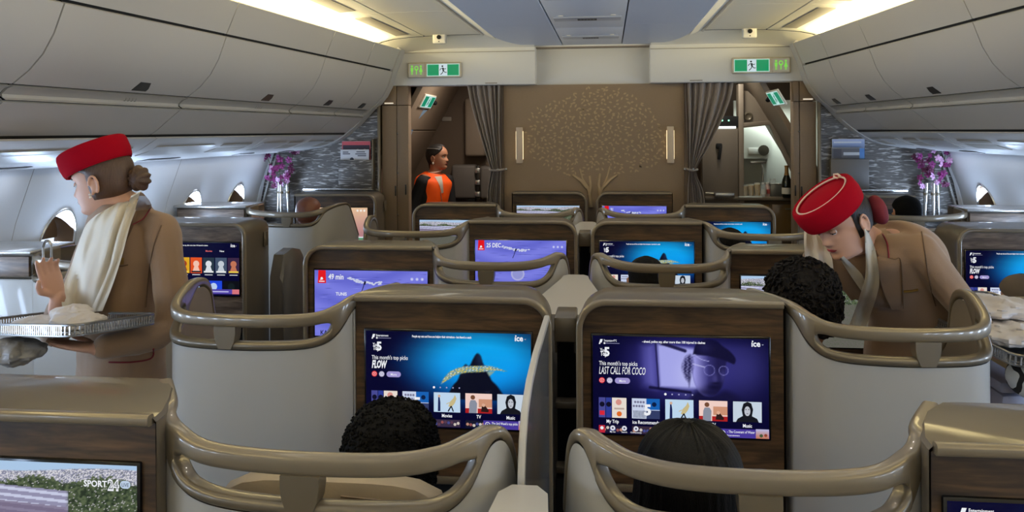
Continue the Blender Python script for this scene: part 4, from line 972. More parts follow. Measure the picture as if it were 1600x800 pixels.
# privacy divider: pale edged translucent panel between the nearest passengers
t = thing('privacy_divider', 'upright translucent divider panel with pale rounded edge between nearest passengers', 'divider', (-.028, 1.43, 0))
prof = [(0, .60), (0, 1.02), (.008, 1.10), (.03, 1.15), (.075, 1.19), (.16, 1.215), (.30, 1.23), (.62, 1.235)]
GL = mat('divider_glass', (120, 122, 124), .12, coat=.2); n_, l_, b_ = nodes_of(GL); b_.inputs['Alpha'].default_value = .80
o = [(y, z) for y, z in prof]+[(.62, .60)]
MB().prism(o, 'x', -.004, .004).build('panel', GL, t)
MB().tube([(0, y, z) for y, z in prof], .0085, sec=rrect(2.0, 1.6, .5, 2), up=(1, 0, 0)).build('edge_trim', SHELFM, t)
MB().box((0, .31, .30), (.03, .60, .60)).build('base', SHELL, t)
# ------------------------------------------------------------------ people
from mathutils.bvhtree import BVHTree
SKIN = mat('skin_fair', (206, 158, 132), .5, spec=.35); SKIN2 = mat('skin_tan', (176, 126, 98), .5, spec=.35); SKIN3 = mat('skin_deep', (96, 64, 48), .5, spec=.35)
HAIRB = mat('hair_brown', (74, 50, 34), .5, bump=(40, .5, (6, 6, 1)), var=14); HAIRK = mat('hair_black', (10, 9, 9), .8, bump=(90, .8), spec=.12)
HAIRD = mat('hair_dark', (24, 19, 17), .5, bump=(40, .5, (8, 8, 1)))
JACK = mat('jacket_sand', (146, 116, 88), .85, bump=(420, .25), sheen=.3)
HATM = mat('hat_red_felt', (150, 5, 26), .95, bump=(500, .2), spec=.1)
PIPE = mat('piping_cream', (226, 196, 172), .6); REDP = mat('piping_red', (120, 12, 28), .6)
SCARFM = mat('scarf_cream', (228, 216, 194), .75, bump=(260, .15), sheen=.3)
LIPM_ = mat('lips_red', (150, 24, 34), .4); LASH = mat('lash_dark', (24, 16, 14), .6); EYEW = mat('eye_white', (216, 208, 200), .25); IRIS = mat('eye_iris', (50, 36, 26), .2)
LIPN = mat('lips_natural', (170, 96, 86), .45)
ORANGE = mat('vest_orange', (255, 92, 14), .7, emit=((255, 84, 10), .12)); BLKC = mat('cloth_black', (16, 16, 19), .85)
def ray_px(px, py):
    a = Vector(at(px, py, 1.0)); o = Vector((CX, 0, CZ)); return o, (a-o).normalized()
FP = [(-.114, .048), (-.107, .072), (-.095, .083), (-.082, .082), (-.070, .083), (-.058, .087), (-.045, .086), (-.035, .085), (-.015, .085), (0, .083), (.015, .090), (.035, .094), (.06, .089), (.083, .074), (.10, .052), (.109, .026), (.113, .004)]
BP = [(-.114, .02), (-.107, .035), (-.09, .052), (-.06, .070), (-.04, .082), (-.01, .095), (.02, .101), (.05, .099), (.08, .086), (.10, .060), (.109, .030), (.113, .004)]
WP = [(-.114, .020), (-.107, .036), (-.095, .047), (-.075, .056), (-.055, .062), (-.03, .068), (0, .073), (.03, .0755), (.06, .072), (.085, .060), (.10, .044), (.109, .024), (.113, .004)]
def gs(x, s): return math.exp(-.5*(x/s)**2)
def smoothkeys(keys, z):
    return (interp(keys, z-.004)[0]+2*interp(keys, z)[0]+interp(keys, z+.004)[0])/4
def head_pt(a, z, off=0., face=True, scale=1.):
    """a = azimuth from the front (+y) towards +x"""
    f, b, w_ = smoothkeys(FP, z), smoothkeys(BP, z), smoothkeys(WP, z)
    ca, sa = math.cos(a), math.sin(a); e = .88
    x = w_*math.copysign(abs(sa)**e, sa); y = (f if ca > 0 else b)*math.copysign(abs(ca)**e, ca)
    if face and ca > 0:
        t = max(0., min(1., (z+.043)/.048)); nose = 0.
        if -.046 < z < .008:
            nose = (.004+.020*(1-t)) if z > -.036 else .022*max(0, (z+.046)/.010)
            nose *= gs(x, .0085+.004*(1-t))
            nose += .006*gs(abs(x)-.014, .005)*gs(z+.036, .006)
        y += nose
        y -= .011*gs(abs(x)-.032, .013)*gs(z-.001, .010)
        y += .004*gs(abs(x)-.030, .016)*gs(z-.020, .006)
        y += .004*gs(abs(x)-.042, .014)*gs(z+.022, .014)
        y += .004*gs(x, .015)*gs(z+.061, .007) - .004*gs(x, .018)*gs(z+.076, .005) - .003*gs(x, .016)*gs(z+.0615, .0012)
        y += .004*gs(x, .014)*gs(z+.094, .008)
    v = Vector((x, y, z))
    if off:
        n = Vector((x/max(w_, .01)**1, y/max(f if ca > 0 else b, .01), (z-.02)*9)); v = v+Vector((x, y, (z-.0)*.9)).normalized()*off
    return v*scale
def head_mb(n=64, m=58):
    zs = [-.114+(.227)*(.5-.5*math.cos(math.pi*i/m)) for i in range(m+1)]
    mb = MB().loft([[head_pt(2*math.pi*k/n, z) for k in range(n)] for z in zs])
    for sx in (-1, 1):      # ears: a rim round a hollow shell
        c = Vector((sx*.077, -.012, -.012)); ring = []
        for k in range(15):
            t = math.radians(-70+k*250/14); ring.append(c+Vector((sx*(.010+.004*math.sin(t)), -.016*math.cos(t)-.004*math.sin(t)*0, .031*math.sin(t) if math.sin(t) > 0 else .030*math.sin(t))))
        mb.tube(ring, [.0035]+[.0048]*12+[.0042, .0035], 7)
        mb.ball(c+Vector((sx*.004, .002, -.002)), (.006, .014, .026), 10, 8)
        mb.ball(c+Vector((sx*.006, .008, -.027)), (.005, .007, .008), 8, 6)
    return mb
def frame(f, u, o):
    f = Vector(f).normalized(); x = f.cross(Vector(u)).normalized(); u = x.cross(f)
    return Matrix(((x.x, f.x, u.x, o[0]), (x.y, f.y, u.y, o[1]), (x.z, f.z, u.z, o[2]), (0, 0, 0, 1)))
def hand_mb(wrist, d, n, curls, side, thumb=.6, L=.172, spread=.06):
    """d wrist->knuckles, n = out of the palm; side = +1 thumb towards d x n"""
    d = Vector(d).normalized(); n = Vector(n); n = (n-d*n.dot(d)).normalized(); x = d.cross(n)*side; w = Vector(wrist)
    mb = MB(); sec = rrect(2, 2, .9, 4)
    rings = []
    for t, hw, hd in ((-.02, .024, .019), (.0, .026, .018), (.03, .036, .016), (.06, .041, .014), (.085, .041, .012), (.093, .036, .009)):
        rings.append([w+d*t+x*(math.cos(2*math.pi*k/14)*hw)+n*(math.sin(2*math.pi*k/14)*hd) for k in range(14)])
    mb.loft(rings)
    for i, (off, ln) in enumerate(((.029, .072), (.010, .080), (-.010, .075), (-.029, .058))):
        c = curls[i]; p = w+d*.082+x*off; path = [p, ]; ang = .0
        sp = x*(off*spread/.03)
        for k, fr in enumerate((.45, .30, .25)):
            ang += c*(.75 if k == 0 else 1.0)
            p = p+(d*math.cos(ang)+n*math.sin(ang)+sp*.5).normalized()*ln*fr; path.append(p)
        mb.tube(path, [.0098, .0088, .0078, .0062], 9); mb.ball(path[-1], .0062, 8, 6)
        for q in path[1:3]: mb.ball(q, .0088, 8, 6)
    p0 = w+d*.022+x*.022; p1 = p0+(d*.6+x*.75+n*.35*thumb).normalized()*.042; p2 = p1+(d*.9+x*.25+n*.75*thumb).normalized()*.032; p3 = p2+(d*.95-x*.1+n*.9*thumb).normalized()*.024
    mb.tube([p0, p1, p2, p3], [.014, .0115, .0098, .0075], 9); mb.ball(p3, .0075, 8, 6)
    return mb
def limb(mb, pts, rad, n=12):
    pr = smooth_curve([tuple(p)+(r,) for p, r in zip(pts, rad)], 4*(len(pts)-1))
    mb.tube([p[:3] for p in pr], [p[3] for p in pr], n)
    for p in (pr[0], pr[-1]): mb.ball(p[:3], p[3], n, 8)
    return mb
def trunk(mb, rows, fwd, infl=0.):
    """rows: (center, half width, half depth); fwd vector fixes the facing"""
    k = smooth_curve([tuple(c)+(a, b) for c, a, b in rows], 5*(len(rows)-1)); rings = []
    for i, r in enumerate(k):
        p = Vector(r[:3]); t = (Vector(k[min(i+1, len(k)-1)][:3])-Vector(k[max(0, i-1)][:3])).normalized()
        f = Vector(fwd); f = (f-t*f.dot(t)).normalized(); s_ = f.cross(t)
        rings.append([p+s_*math.copysign(abs(math.cos(a))**.85, math.cos(a))*(r[3]+infl)+f*math.copysign(abs(math.sin(a))**.85, math.sin(a))*(r[4]+infl) for a in [2*math.pi*q/28 for q in range(28)]])
    return mb.loft(rings)
def union(name, mbs, m, parent, voxel, iters=4, factor=.5, org=(0, 0, 0), disp=None):
    me = bpy.data.meshes.new('tmp'); vs, fs = [], []
    for b in mbs:
        o = len(vs); vs += b.v; fs += [tuple(i+o for i in f) for f in b.f]
    me.from_pydata([(v[0]-org[0], v[1]-org[1], v[2]-org[2]) for v in vs], [], fs)
    bm = bmesh.new(); bm.from_mesh(me); bmesh.ops.recalc_face_normals(bm, faces=bm.faces); bm.to_mesh(me); bm.free()
    o = bpy.data.objects.new('tmp', me); COL.objects.link(o)
    r = o.modifiers.new('r', 'REMESH'); r.mode = 'VOXEL'; r.voxel_size = voxel
    if iters: q = o.modifiers.new('s', 'SMOOTH'); q.iterations = iters; q.factor = factor
    me2 = bpy.data.meshes.new_from_object(o.evaluated_get(bpy.context.evaluated_depsgraph_get()))
    bpy.data.objects.remove(o); bpy.data.meshes.remove(me); me2.name = name
    if disp:
        for v in me2.vertices: v.co += Vector(disp(v.co))
    me2.materials.clear(); me2.materials.append(m); me2.polygons.foreach_set('use_smooth', [True]*len(me2.polygons))
    return link(name, me2, parent)
def bvh_of(*obs):
    vs, fs = [], []
    for o in obs:
        o_ = len(vs); loc = Vector(o.parent.location) if o.parent else Vector()
        vs += [v.co+loc for v in o.data.vertices]; fs += [tuple(i+o_ for i in p.vertices) for p in o.data.polygons]
    return BVHTree.FromPolygons(vs, fs)
def drape(bvh, rows, nu, nv, off, thick, org, fold=None, lift=None, maxd=9.):
    """sheet that lies on a garment. rows: list of (left px, right px) control lines; off = distance off the cloth"""
    keys = [(l[0], l[1], r[0], r[1]) for l, r in rows]; lines = smooth_curve(keys, nv); g = []; last = None
    for j, L in enumerate(lines):
        row = []
        for i in range(nu+1):
            u = i/nu; px, py = lerp(L[0], L[2], u), lerp(L[1], L[3], u); o, d = ray_px(px, py)
            h = bvh.ray_cast(o, d)
            row.append([o, d, h[3] if h[0] is not None and h[3] < maxd else None])
        ds = [q[2] for q in row if q[2] is not None]
        base = sum(ds)/len(ds) if ds else (last or 2.7); last = base
        for i, q in enumerate(row):
            if q[2] is None:
                near = [(abs(k-i), row[k][2]) for k in range(nu+1) if row[k][2] is not None]; q[2] = min(near)[1] if near else base
        g.append([q[2] for q in row]); lines[j] = row
    # smooth the distances so that the sheet hangs
    for _ in range(6):
        g2 = [r[:] for r in g]
        for j in range(len(g)):
            for i in range(nu+1):
                nb = [g[j][k] for k in (i-1, i+1) if 0 <= k <= nu]+[g[k][i] for k in (j-1, j+1) if 0 <= k < len(g)]
                g2[j][i] = min(g[j][i], .5*g[j][i]+.5*sum(nb)/len(nb)) if off > .004 else g[j][i]
        g = g2
    front, back = [], []
    for j, row in enumerate(lines):
        fr, bk = [], []
        for i, (o, d, _) in enumerate(row):
            u, v = i/nu, j/nv; e = off+(fold(u, v) if fold else 0)
            fr.append(o+d*(g[j][i]-e)-Vector(org)); bk.append(o+d*(g[j][i]-e+thick)-Vector(org))
        front.append(fr); back.append(bk)
    mb = MB(); n = nu+1; m = nv+1
    mb.grid(front); mb.grid(back); o2 = n*m
    ring = [i for i in range(n)]+[j*n+n-1 for j in range(1, m)]+[(m-1)*n+i for i in range(n-2, -1, -1)]+[j*n for j in range(m-2, 0, -1)]
    mb.f += [(a, b, b+o2, a+o2) for a, b in zip(ring, ring[1:]+ring[:1])]
    return mb
def line_on(bvh, pts, r, off, org, n=24):
    k = smooth_curve([tuple(p) for p in pts], n); path = []; last = None
    for px, py in k:
        o, d = ray_px(px, py); h = bvh.ray_cast(o, d); dist = h[3] if h[0] is not None else last
        if dist is None: continue
        last = dist; path.append(o+d*(dist-off)-Vector(org))
    return MB().tube(path, r, 6)
def face_parts(t, M, org, lips, gaze_down=True, lash=LASH, brow=HAIRD, iris=IRIS):
    T = Matrix.Translation(-Vector(org)) @ M
    for sx in (-1, 1):
        c = Vector((sx*.0315, .0685, 0))
        e = MB().ball(c, .0122, 14, 10).xf(T).build('eye', EYEW, t)
        MB().ball(c+Vector((0, .0088, -.003 if gaze_down else 0)), (.0052, .004, .0052), 10, 6).xf(T).build('iris', iris, e)
        # upper lid covering the eyeball, dark lash line along its edge
        rows = []
        for j in range(6):
            el = math.radians(lerp(72, (-12 if gaze_down else 22), j/5)); rows.append([c+Vector((math.sin(az)*math.cos(el)*.0136, math.cos(az)*math.cos(el)*.0136, math.sin(el)*.0136)) for az in [math.radians(q) for q in range(-75, 76, 15)]])
        MB().grid(rows).xf(T).build('eyelid', t['skin_m'] if False else PSKIN[0], t)
        MB().tube([p+Vector((0, .0006, 0)) for p in rows[-1]], .0011, 5).xf(T).build('eyelash', lash, t)
        b = []
        for q in range(9):
            u = q/8; x = sx*(.014+.036*u); z = .019+.006*math.sin(u*2.2)-.004*u; p = head_pt(math.atan2(x/.075, .7), z)
            # find the front point at this x
            a = math.asin(max(-1, min(1, abs(x)/smoothkeys(WP, z)))**(1/.88))*sx; p = head_pt(a, z); b.append(p+Vector((0, .0012, 0)))
        MB().tube(b, [.0014, .0022, .0026, .0026, .0025, .0022, .0018, .0014, .0008], 6).xf(T).build('eyebrow', brow, t)
    rows = []
    for j in range(9):
        v = j/8; row = []
        for i in range(15):
            u = i/14*2-1; x = .0245*u; hgt = (1-abs(u)**1.8)
            zt = -.0615+hgt*(.0075-.0018*gs(u, .12)); zb = -.0615-hgt*.0085; z = lerp(zt, zb, v)
            a = math.copysign(math.asin(min(1, abs(x)/smoothkeys(WP, z))**(1/.88)), x); p = head_pt(a, z)
            row.append(p+Vector((0, .0008+.0018*hgt*math.sin(math.pi*v*2 % math.pi), 0)))
        rows.append(row)
    MB().grid(rows).xf(T).build('lips', lips, t)
PSKIN = [SKIN]
def hair_cap(M, org, z0, line, off=.009, n=44, m=26, top=.113):
    """line(z) -> azimuth of the hairline (0 = covers the forehead too)"""
    rows = []
    for j in range(m+1):
        z = lerp(z0, top, j/m); a0 = line(z)
        k_ = min(1, j/2.5)
        rows.append([head_pt(a0+(2*math.pi-2*a0)*i/n, z, off*k_*min(1, .25+min(i, n-i)/2.) if a0 > .05 else off, face=False) for i in range(n+1)])
    return MB().grid(rows).xf(Matrix.Translation(-Vector(org)) @ M)
def pillbox(t, M, org, c, tilt, a=.107, b=.100, h=.064, lean=(0, 0)):
    """felt pillbox hat; c = centre of its lower edge in head coordinates"""
    T = Matrix.Translation(-Vector(org)) @ M @ Matrix.Translation(c) @ tilt
    def ring(k, z, dx=0): return [Vector((b*k*math.cos(2*math.pi*i/40), a*k*math.sin(2*math.pi*i/40)+dx, z)) for i in range(40)]
    MB().loft([ring(.93, .004), ring(.98, 0), ring(1.0, .008), ring(1.03, .03), ring(1.02, h*.85), ring(.985, h), ring(.93, h+.004), ring(.86, h), ring(.80, h-.010), ring(.70, h-.006), ring(.4, h+.004), ring(.05, h+.007)]).xf(T).build('crown', HATM, t)
    p = ring(.825, h-.001)+ring(.825, h-.001)[:1]
    MB().tube(p, .0032, 6, cap=False).xf(T).build('piping', PIPE, t)
    MB().loft([ring(.90, .003), ring(.90, -.004), ring(.96, -.004), ring(.96, .003)]).xf(T).build('brim_band', HATM, t)
def rot(ax, deg): return Matrix.Rotation(math.radians(deg), 4, ax)

# ================= left attendant: in the left aisle, looking away, tray on her left hand
YL = 2.86; HS = 1.06
org = Vector((-1.56, YL, 0))
t = thing('person', 'attendant in red hat, looking towards the window, holding a towel tray in the aisle', 'person', org)
H = Vector(at(160, 283, YL)); F = (-.97, -.10, -.16); U = (-.12, 0, 1); M = frame(F, U, H) @ Matrix.Scale(HS, 4)
fwd = Vector((-.62, -.78, 0)).normalized(); sd = Vector((fwd.y, -fwd.x, 0))*-1   # her left
nb = Vector(at(193, 326, YL+.02)); pel = Vector(at(190, 640, YL+.05)); pel.z = .80
def up_(z): k = (z-pel.z)/(nb.z-pel.z); return pel.lerp(nb, k)
rows = [(up_(.80), .165, .125), (up_(.92), .175, .13), (up_(1.04), .145, .108), (up_(1.16), .150, .115), (up_(1.27), .170, .122), (up_(1.355), .165, .10), (up_(1.40), .112, .075), (up_(1.435), .060, .058), (H+Vector((0.03, 0, -.07)), .05, .052)]
shL = Vector(at(255, 362, YL-.05)); elL = Vector(at(264, 508, YL-.08)); wrL = Vector(at(152, 545, YL-.26))
shR = nb-sd*.17+Vector((0, 0, -.04)); elR = Vector(at(92, 515, YL-.05)); wrR = Vector(at(90, 462, YL-.16))
MBs = [head_mb().xf(M), trunk(MB(), rows, fwd)]
arm = MB(); limb(arm, [shL, elL, wrL], [.045, .036, .024]); limb(arm, [shR, elR, wrR], [.045, .036, .024]); MBs.append(arm)
dL = (Vector(at(70, 534, YL-.30))-wrL)
MBs.append(hand_mb(wrL, dL, (0, 0, 1), [.06, .05, .06, .08], 1, .2))
dR = Vector(at(64, 395, YL-.22))-wrR
MBs.append(hand_mb(wrR, dR, Vector((.75, -.35, .1)), [.10, .18, .28, .36], -1, .6, L=.18))
leg = MB()
for q in (-1, 1):
    hp = pel+sd*q*.085; limb(leg, [Vector((hp.x, hp.y, .80)), Vector((hp.x, hp.y, .45)), Vector((hp.x, hp.y, .07))], [.085, .055, .038]); leg.ball((hp.x, hp.y, .04)+Vector((fwd.x*.05, fwd.y*.05, 0)) if False else Vector((hp.x, hp.y, .04))+fwd*.05, (.05, .08, .035), 12, 8)
MBs.append(leg)
body = union('body', MBs, SKIN, t, .0042, 3, .4, org)
jr = [(c, a+.014, b+.012) for c, a, b in rows[:6]]+[(up_(1.408), .140, .098), (up_(1.445), .082, .076)]
slv = MB(); limb(slv, [shL+Vector((0, 0, -.012)), elL, wrL.lerp(elL, .10)], [.064, .054, .043]); limb(slv, [shR+Vector((0, 0, -.012)), elR, elR.lerp(wrR, .62)], [.062, .052, .043])
limb(slv, [nb+Vector((0, 0, -.015))+sd*.05, shL+Vector((0, 0, .012))], [.046, .056]); limb(slv, [nb+Vector((0, 0, -.015))-sd*.05, shR+Vector((0, 0, .012))], [.046, .056])
sk = MB(); trunk(sk, [(Vector((pel.x, pel.y, .50)), .165, .13), (Vector((pel.x, pel.y, .7)), .185, .145), (up_(.84), .182, .14), (up_(1.0), .162, .125)], fwd)
def cloth(co, amp=.003, sc_=9.):
    return Vector((0, 0, 0))+Vector((1, 1, 0))*(amp*noise.noise(co*sc_))
jack = union('jacket', [trunk(MB(), jr, fwd), slv], JACK, t, .006, 12, .5, org, lambda c: cloth(c, .007, 8))
sk.move(-org).build('skirt', JACK, t)
bv = bvh_of(jack)
hb = bvh_of(body)
# scarf hanging from the neck across the chest
fold = lambda u, v: .012*math.sin(u*11+v*2.5)+.006*math.sin(u*23-v*4)
drape(bv, [((150, 336), (214, 300)), ((134, 352), (210, 318)), ((122, 382), (198, 356)), ((110, 418), (188, 398)), ((98, 452), (172, 442)), ((97, 478), (158, 470)), ((104, 490), (148, 488))], 26, 30, .026, .012, org, fold).build('scarf', SCARFM, t)
drape(bv, [((205, 306), (221, 298)), ((196, 330), (219, 312)), ((182, 372), (204, 350)), ((170, 420), (192, 395)), ((152, 462), (178, 440)), ((140, 488), (160, 486))], 10, 26, .040, .010, org, lambda u, v: .008*math.sin(u*7)).build('scarf_fold', SCARFM, t)
nbv = bvh_of(body, jack)
# lapel with dark red edge, pocket flap, badge, cuff
drape(bv, [((219, 300), (224, 302)), ((212, 325), (237, 322)), ((206, 350), (222, 345)), ((200, 362), (208, 352))], 8, 10, .008, .006, org).build('collar', JACK, t)
line_on(bv, [(237, 322), (224, 341), (207, 351)], .0022, .014, org).build('collar_piping', REDP, t)
drape(bv, [((200, 356), (209, 358)), ((192, 372), (208, 362)), ((184, 392), (193, 385)), ((178, 408), (182, 402))], 6, 8, .008, .005, org).build('lapel', JACK, t)
drape(bv, [((182, 402), (194, 403)), ((182, 414), (193, 413))], 4, 3, .007, .004, org).build('badge', mat('badge_gold', (150, 118, 60), .35, metal=.7), t)
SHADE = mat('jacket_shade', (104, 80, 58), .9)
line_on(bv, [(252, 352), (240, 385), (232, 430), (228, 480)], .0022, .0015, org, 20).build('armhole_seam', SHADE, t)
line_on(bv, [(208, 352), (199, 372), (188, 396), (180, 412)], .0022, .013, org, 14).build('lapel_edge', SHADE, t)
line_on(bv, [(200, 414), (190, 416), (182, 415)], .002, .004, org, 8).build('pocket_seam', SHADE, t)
line_on(bv, [(170, 566), (205, 566), (236, 560), (240, 545)], .003, .003, org, 16).build('pocket_piping', REDP, t)
# head: hair, bun, hat, earrings
hl = lambda z: math.radians(88-6*math.sin((z+.07)*20)) if z < .03 else math.radians(max(0, 82-(z-.03)*1500))
hair_cap(M, org, -.062, hl, .010).build('hair', HAIRB, t)
bn = MB(); c = Vector((0, -.128, -.012))
for i in range(25):
    pass
bn.ball(c, (.040, .036, .043), 30, 22)
def swirl(co):
    d = co-(M @ c-org); return d.normalized()*.0045*math.sin(9*math.atan2(d.z, d.x)+d.length*120)
bno = bn.xf(Matrix.Translation(-org) @ M).build('hair_bun', HAIRB, t)
for v in bno.data.vertices: v.co += swirl(v.co)
PSKIN[0] = SKIN
face_parts(t, M, org, LIPN)
for dz in (-.041, -.050): MB().ball((-.092, .002, dz), .0042, 10, 8).xf(Matrix.Translation(-org) @ M).build('earring', mat('pearl', (236, 226, 214), .2), t)
th = thing('hat', 'red felt pillbox hat on the attendant holding the tray', 'hat', M @ Vector((0, 0, .07)))
pillbox(th, M, th.location, Vector((0, .004, .052)), rot('X', -13), a=.118, b=.102, h=.074)

# tray in her hand, heap of white towels, serving tongs
def mesh_tray(label, Mx, a=.29, b=.21):
    t = thing('serving_tray', label, 'tray', Mx.translation, 'silver towel trays')
    R = Mx.to_3x3().to_4x4(); h = .034
    def loop(k, z): return [(x*k[0], y*k[1], z) for x, y in rrect(2*a, 2*b, .045, 5)]
    kk = lambda d: ((a+d)/a, (b+d)/b)
    MB().loft([loop(kk(-.012), .004), loop(kk(-.012), 0)]).xf(R).build('tray_base', mat('tray_steel', (150, 148, 146), .3, metal=.8), t)
    m = MB()
    for z, r in ((.002, .004), (.013, .002), (h, .0045)):
        p = [(x, y, z) for x, y, _ in loop(kk(.0), 0)]; m.tube(p+p[:1], r, 6, cap=False)
    m.xf(R).build('tray_rim', mat('tray_steel', (0, 0, 0)), t)
    # upright beads of the gallery rail
    bars = MB(); per = loop(kk(0), 0); 
    for (x0, y0, _), (x1, y1, _) in zip(per, per[1:]+per[:1]):
        L = math.hypot(x1-x0, y1-y0); n = max(1, int(L/.0095))
        for i in range(n):
            x, y = lerp(x0, x1, i/n), lerp(y0, y1, i/n); bars.box((x, y, h/2), (.0045, .0045, h), 0)
    bars.xf(R).build('gallery_rail', mat('tray_bright', (206, 200, 194), .22, metal=.85), t, smooth=0, kind='stuff')
    return t
def towel(label, c, size, seed, group, squash=1.):
    rn = Vector((seed*3.1, seed*1.7, 0)); m = MB().ball((0, 0, 0), size, 56, 32)
    out = []
    for p in m.v:
        v = Vector(p); n = v.normalized()
        k = .24*noise.noise(v*26+rn)+.20*abs(noise.noise(v*52+rn))+.08*noise.noise(v*110+rn)
        q = v*(1+k); q.z = max(q.z, -size[2]*.55); out.append(tuple(q))
    m.v = out
    o = m.build('towel', mat('towel_white', (232, 222, 214), .9, bump=(500, .4), sheen=.3), None, loc=c)
    return tag(o, label, 'towel', group)
p0, p1, p2 = Vector((-1.508, 2.373, 1.115)), Vector((-1.413, 2.675, 1.087)), Vector((-1.826, 2.481, 1.087))
tx = (p0-p2).normalized(); ty_ = (p1-p0); ty_ = (ty_-tx*ty_.dot(tx)).normalized(); tz_ = tx.cross(ty_)
c0 = p0-tx*.29+ty_*.165-tz_*.038
TM = Matrix(((tx.x, ty_.x, tz_.x, c0.x), (tx.y, ty_.y, tz_.y, c0.y), (tx.z, ty_.z, tz_.z, c0.z), (0, 0, 0, 1)))
mesh_tray('silver gallery tray with one heap of white towels on left attendant\'s hand', TM, .29, .165)
for k, (lx, ly, dz, sz) in enumerate(((.12, -.02, .026, (.085, .07, .030)), (-.04, -.03, .020, (.10, .07, .024)), (.07, -.0, .052, (.065, .05, .026)))):
    q = TM @ Vector((lx, ly, dz)); towel('rolled white towel on the left tray, %s' % ['nearest its corner', 'flat one at its left', 'topmost of the heap'][k], q, sz, k+1, 'white towels on the left tray')
# black cloth bundle seen under the tray: dark gathered bag
b = MB().ball((0, 0, 0), (.095, .07, .040), 60, 40)
b.v = [tuple(Vector(p)*(1+.30*noise.noise(Vector(p)*24)+.16*abs(noise.noise(Vector(p)*60)))) for p in b.v]
q = Vector(at(20, 549, 2.50)); o = b.build('paper_bundle', mat('bundle_grey', (150, 146, 142), .4, bump=(60, .5), coat=.3), None, loc=q)
tag(o, 'crumpled grey bundle just below the left tray', 'bundle')
# tongs in her raised hand
t2 = thing('tongs', 'small silver tongs held up in the left attendant\'s raised fingers', 'tongs', at(73, 388, YL-.235))
a = [Vector(at(x, y, YL-.235))-Vector(t2.location) for x, y in ((68, 402), (67, 386), (70, 378), (76, 377), (80, 382), (80, 402))]
MB().tube([Vector(p[:3]) for p in smooth_curve([tuple(v) for v in a], 20)], .0035, 8).build('arms', mat('tong_steel', (200, 200, 200), .2, metal=.9), t2)
MB().tube([Vector(p[:3]) for p in smooth_curve([tuple(v) for v in a[1:5]], 10)], .0052, 8).build('bow', mat('tong_steel', (0, 0, 0)), t2)

# ================= right attendant: leaning over from the right aisle
org = Vector((1.38, 3.15, 0))
t = thing('person', 'attendant in red hat leaning down over a curly haired passenger', 'person', org)
H = Vector(at(1316, 347, 2.88)); F = (-.80, -.43, -.40); U = (-.42, -.10, .9); M = frame(F, U, H)
nb = Vector(at(1350, 384, 2.99)); pel = nb+Vector((.27, .24, -.45))
fwd = Vector((-.35, -.76, -.55)).normalized()
def sp(k): return pel.lerp(nb, k)+Vector((.05, .02, .06))*math.sin(math.pi*k)
rows = [(pel+Vector((.02, .0, -.10)), .165, .13), (sp(.0), .175, .13), (sp(.25), .150, .11), (sp(.5), .150, .112), (sp(.70), .178, .118), (sp(.86), .178, .096), (sp(.96), .12, .075), (nb+Vector((-.012, -.005, .025)), .056, .056), (H+Vector((.035, .02, -.065)), .05, .052)]
ax = (nb-pel).normalized(); sd = (fwd.cross(ax)).normalized()
rows = [(c, a-(.014 if 2 <= i <= 6 else 0), b-(.014 if 2 <= i <= 6 else 0)) for i, (c, a, b) in enumerate(rows)]
# sd points to her right or left? take the one towards the camera as her left
if sd.x < 0: sd = -sd
shL = nb+sd*.165-ax*.055; elL = Vector(at(1500, 472, 2.94)); wrL = Vector((1.40, 2.92, .955))
shR = nb-sd*.175-ax*.05; elR = Vector((.79, 3.13, 1.06)); wrR = Vector((.74, 2.98, .95))
MBs = [head_mb().xf(M), trunk(MB(), rows, fwd)]
arm = MB(); limb(arm, [shL, elL, wrL], [.045, .036, .024]); limb(arm, [shR, elR, wrR], [.045, .036, .024]); MBs.append(arm)
MBs.append(hand_mb(wrL, (.35, .25, -.05), (0, 0, 1), [.1, .1, .1, .12], 1, .3)); MBs.append(hand_mb(wrR, (-.2, -.5, -.25), (.3, 0, -1), [.4, .45, .5, .5], -1, .6))
leg = MB()
for q in (-1, 1):
    hp = pel+Vector((.0, .09*q, 0)); limb(leg, [Vector((hp.x+.02, hp.y, .74)), Vector((hp.x, hp.y, .42)), Vector((hp.x+.02, hp.y, .07))], [.08, .055, .038]); leg.ball(Vector((hp.x-.04, hp.y-.01, .04)), (.08, .045, .035), 12, 8)
MBs.append(leg)
body = union('body', MBs, SKIN, t, .0040, 3, .4, org)
jr = [(c, a+.028, b+.026) for c, a, b in rows[:6]]+[(sp(.955), .140, .096), (nb+Vector((.004, .003, .010)), .080, .076)]
slv = MB(); limb(slv, [shL, elL, elL.lerp(wrL, .75)], [.062, .053, .045]); limb(slv, [shR, elR, elR.lerp(wrR, .8)], [.062, .052, .044]); limb(slv, [nb-ax*.02+sd*.05, shL+ax*.01], [.048, .056]); limb(slv, [nb-ax*.02-sd*.05, shR+ax*.01], [.048, .056])
jack = union('jacket', [trunk(MB(), jr, fwd), slv], JACK, t, .006, 12, .5, org, lambda c: cloth(c, .009, 9))
sk = MB(); trunk(sk, [(Vector((pel.x+.03, pel.y, .46)), .17, .14), (Vector((pel.x+.02, pel.y, .65)), .185, .15), (pel+Vector((.01, 0, -.02)), .188, .145)], Vector((-1, -.3, 0))); sk.move(-org).build('skirt', JACK, t)
bv = bvh_of(jack, body)
cb = bvh_of(jack)
hair_cap(M, org, -.055, hl, .009).build('hair', HAIRD, t)
MB().ball((0, -.105, -.020), (.045, .035, .045), 24, 16).xf(Matrix.Translation(-org) @ M).build('hair_bun', HAIRD, t)
bw = MB().ball((0, 0, 0), (.030, .030, .052), 26, 18)
bw.v = [tuple(Vector(p)*(1+.12*noise.noise(Vector(p)*30))) for p in bw.v]
bw.move((-.045, -.115, -.012)).xf(Matrix.Translation(-org) @ M).build('hair_ribbon', mat('ribbon_red', (104, 6, 22), .8), t)
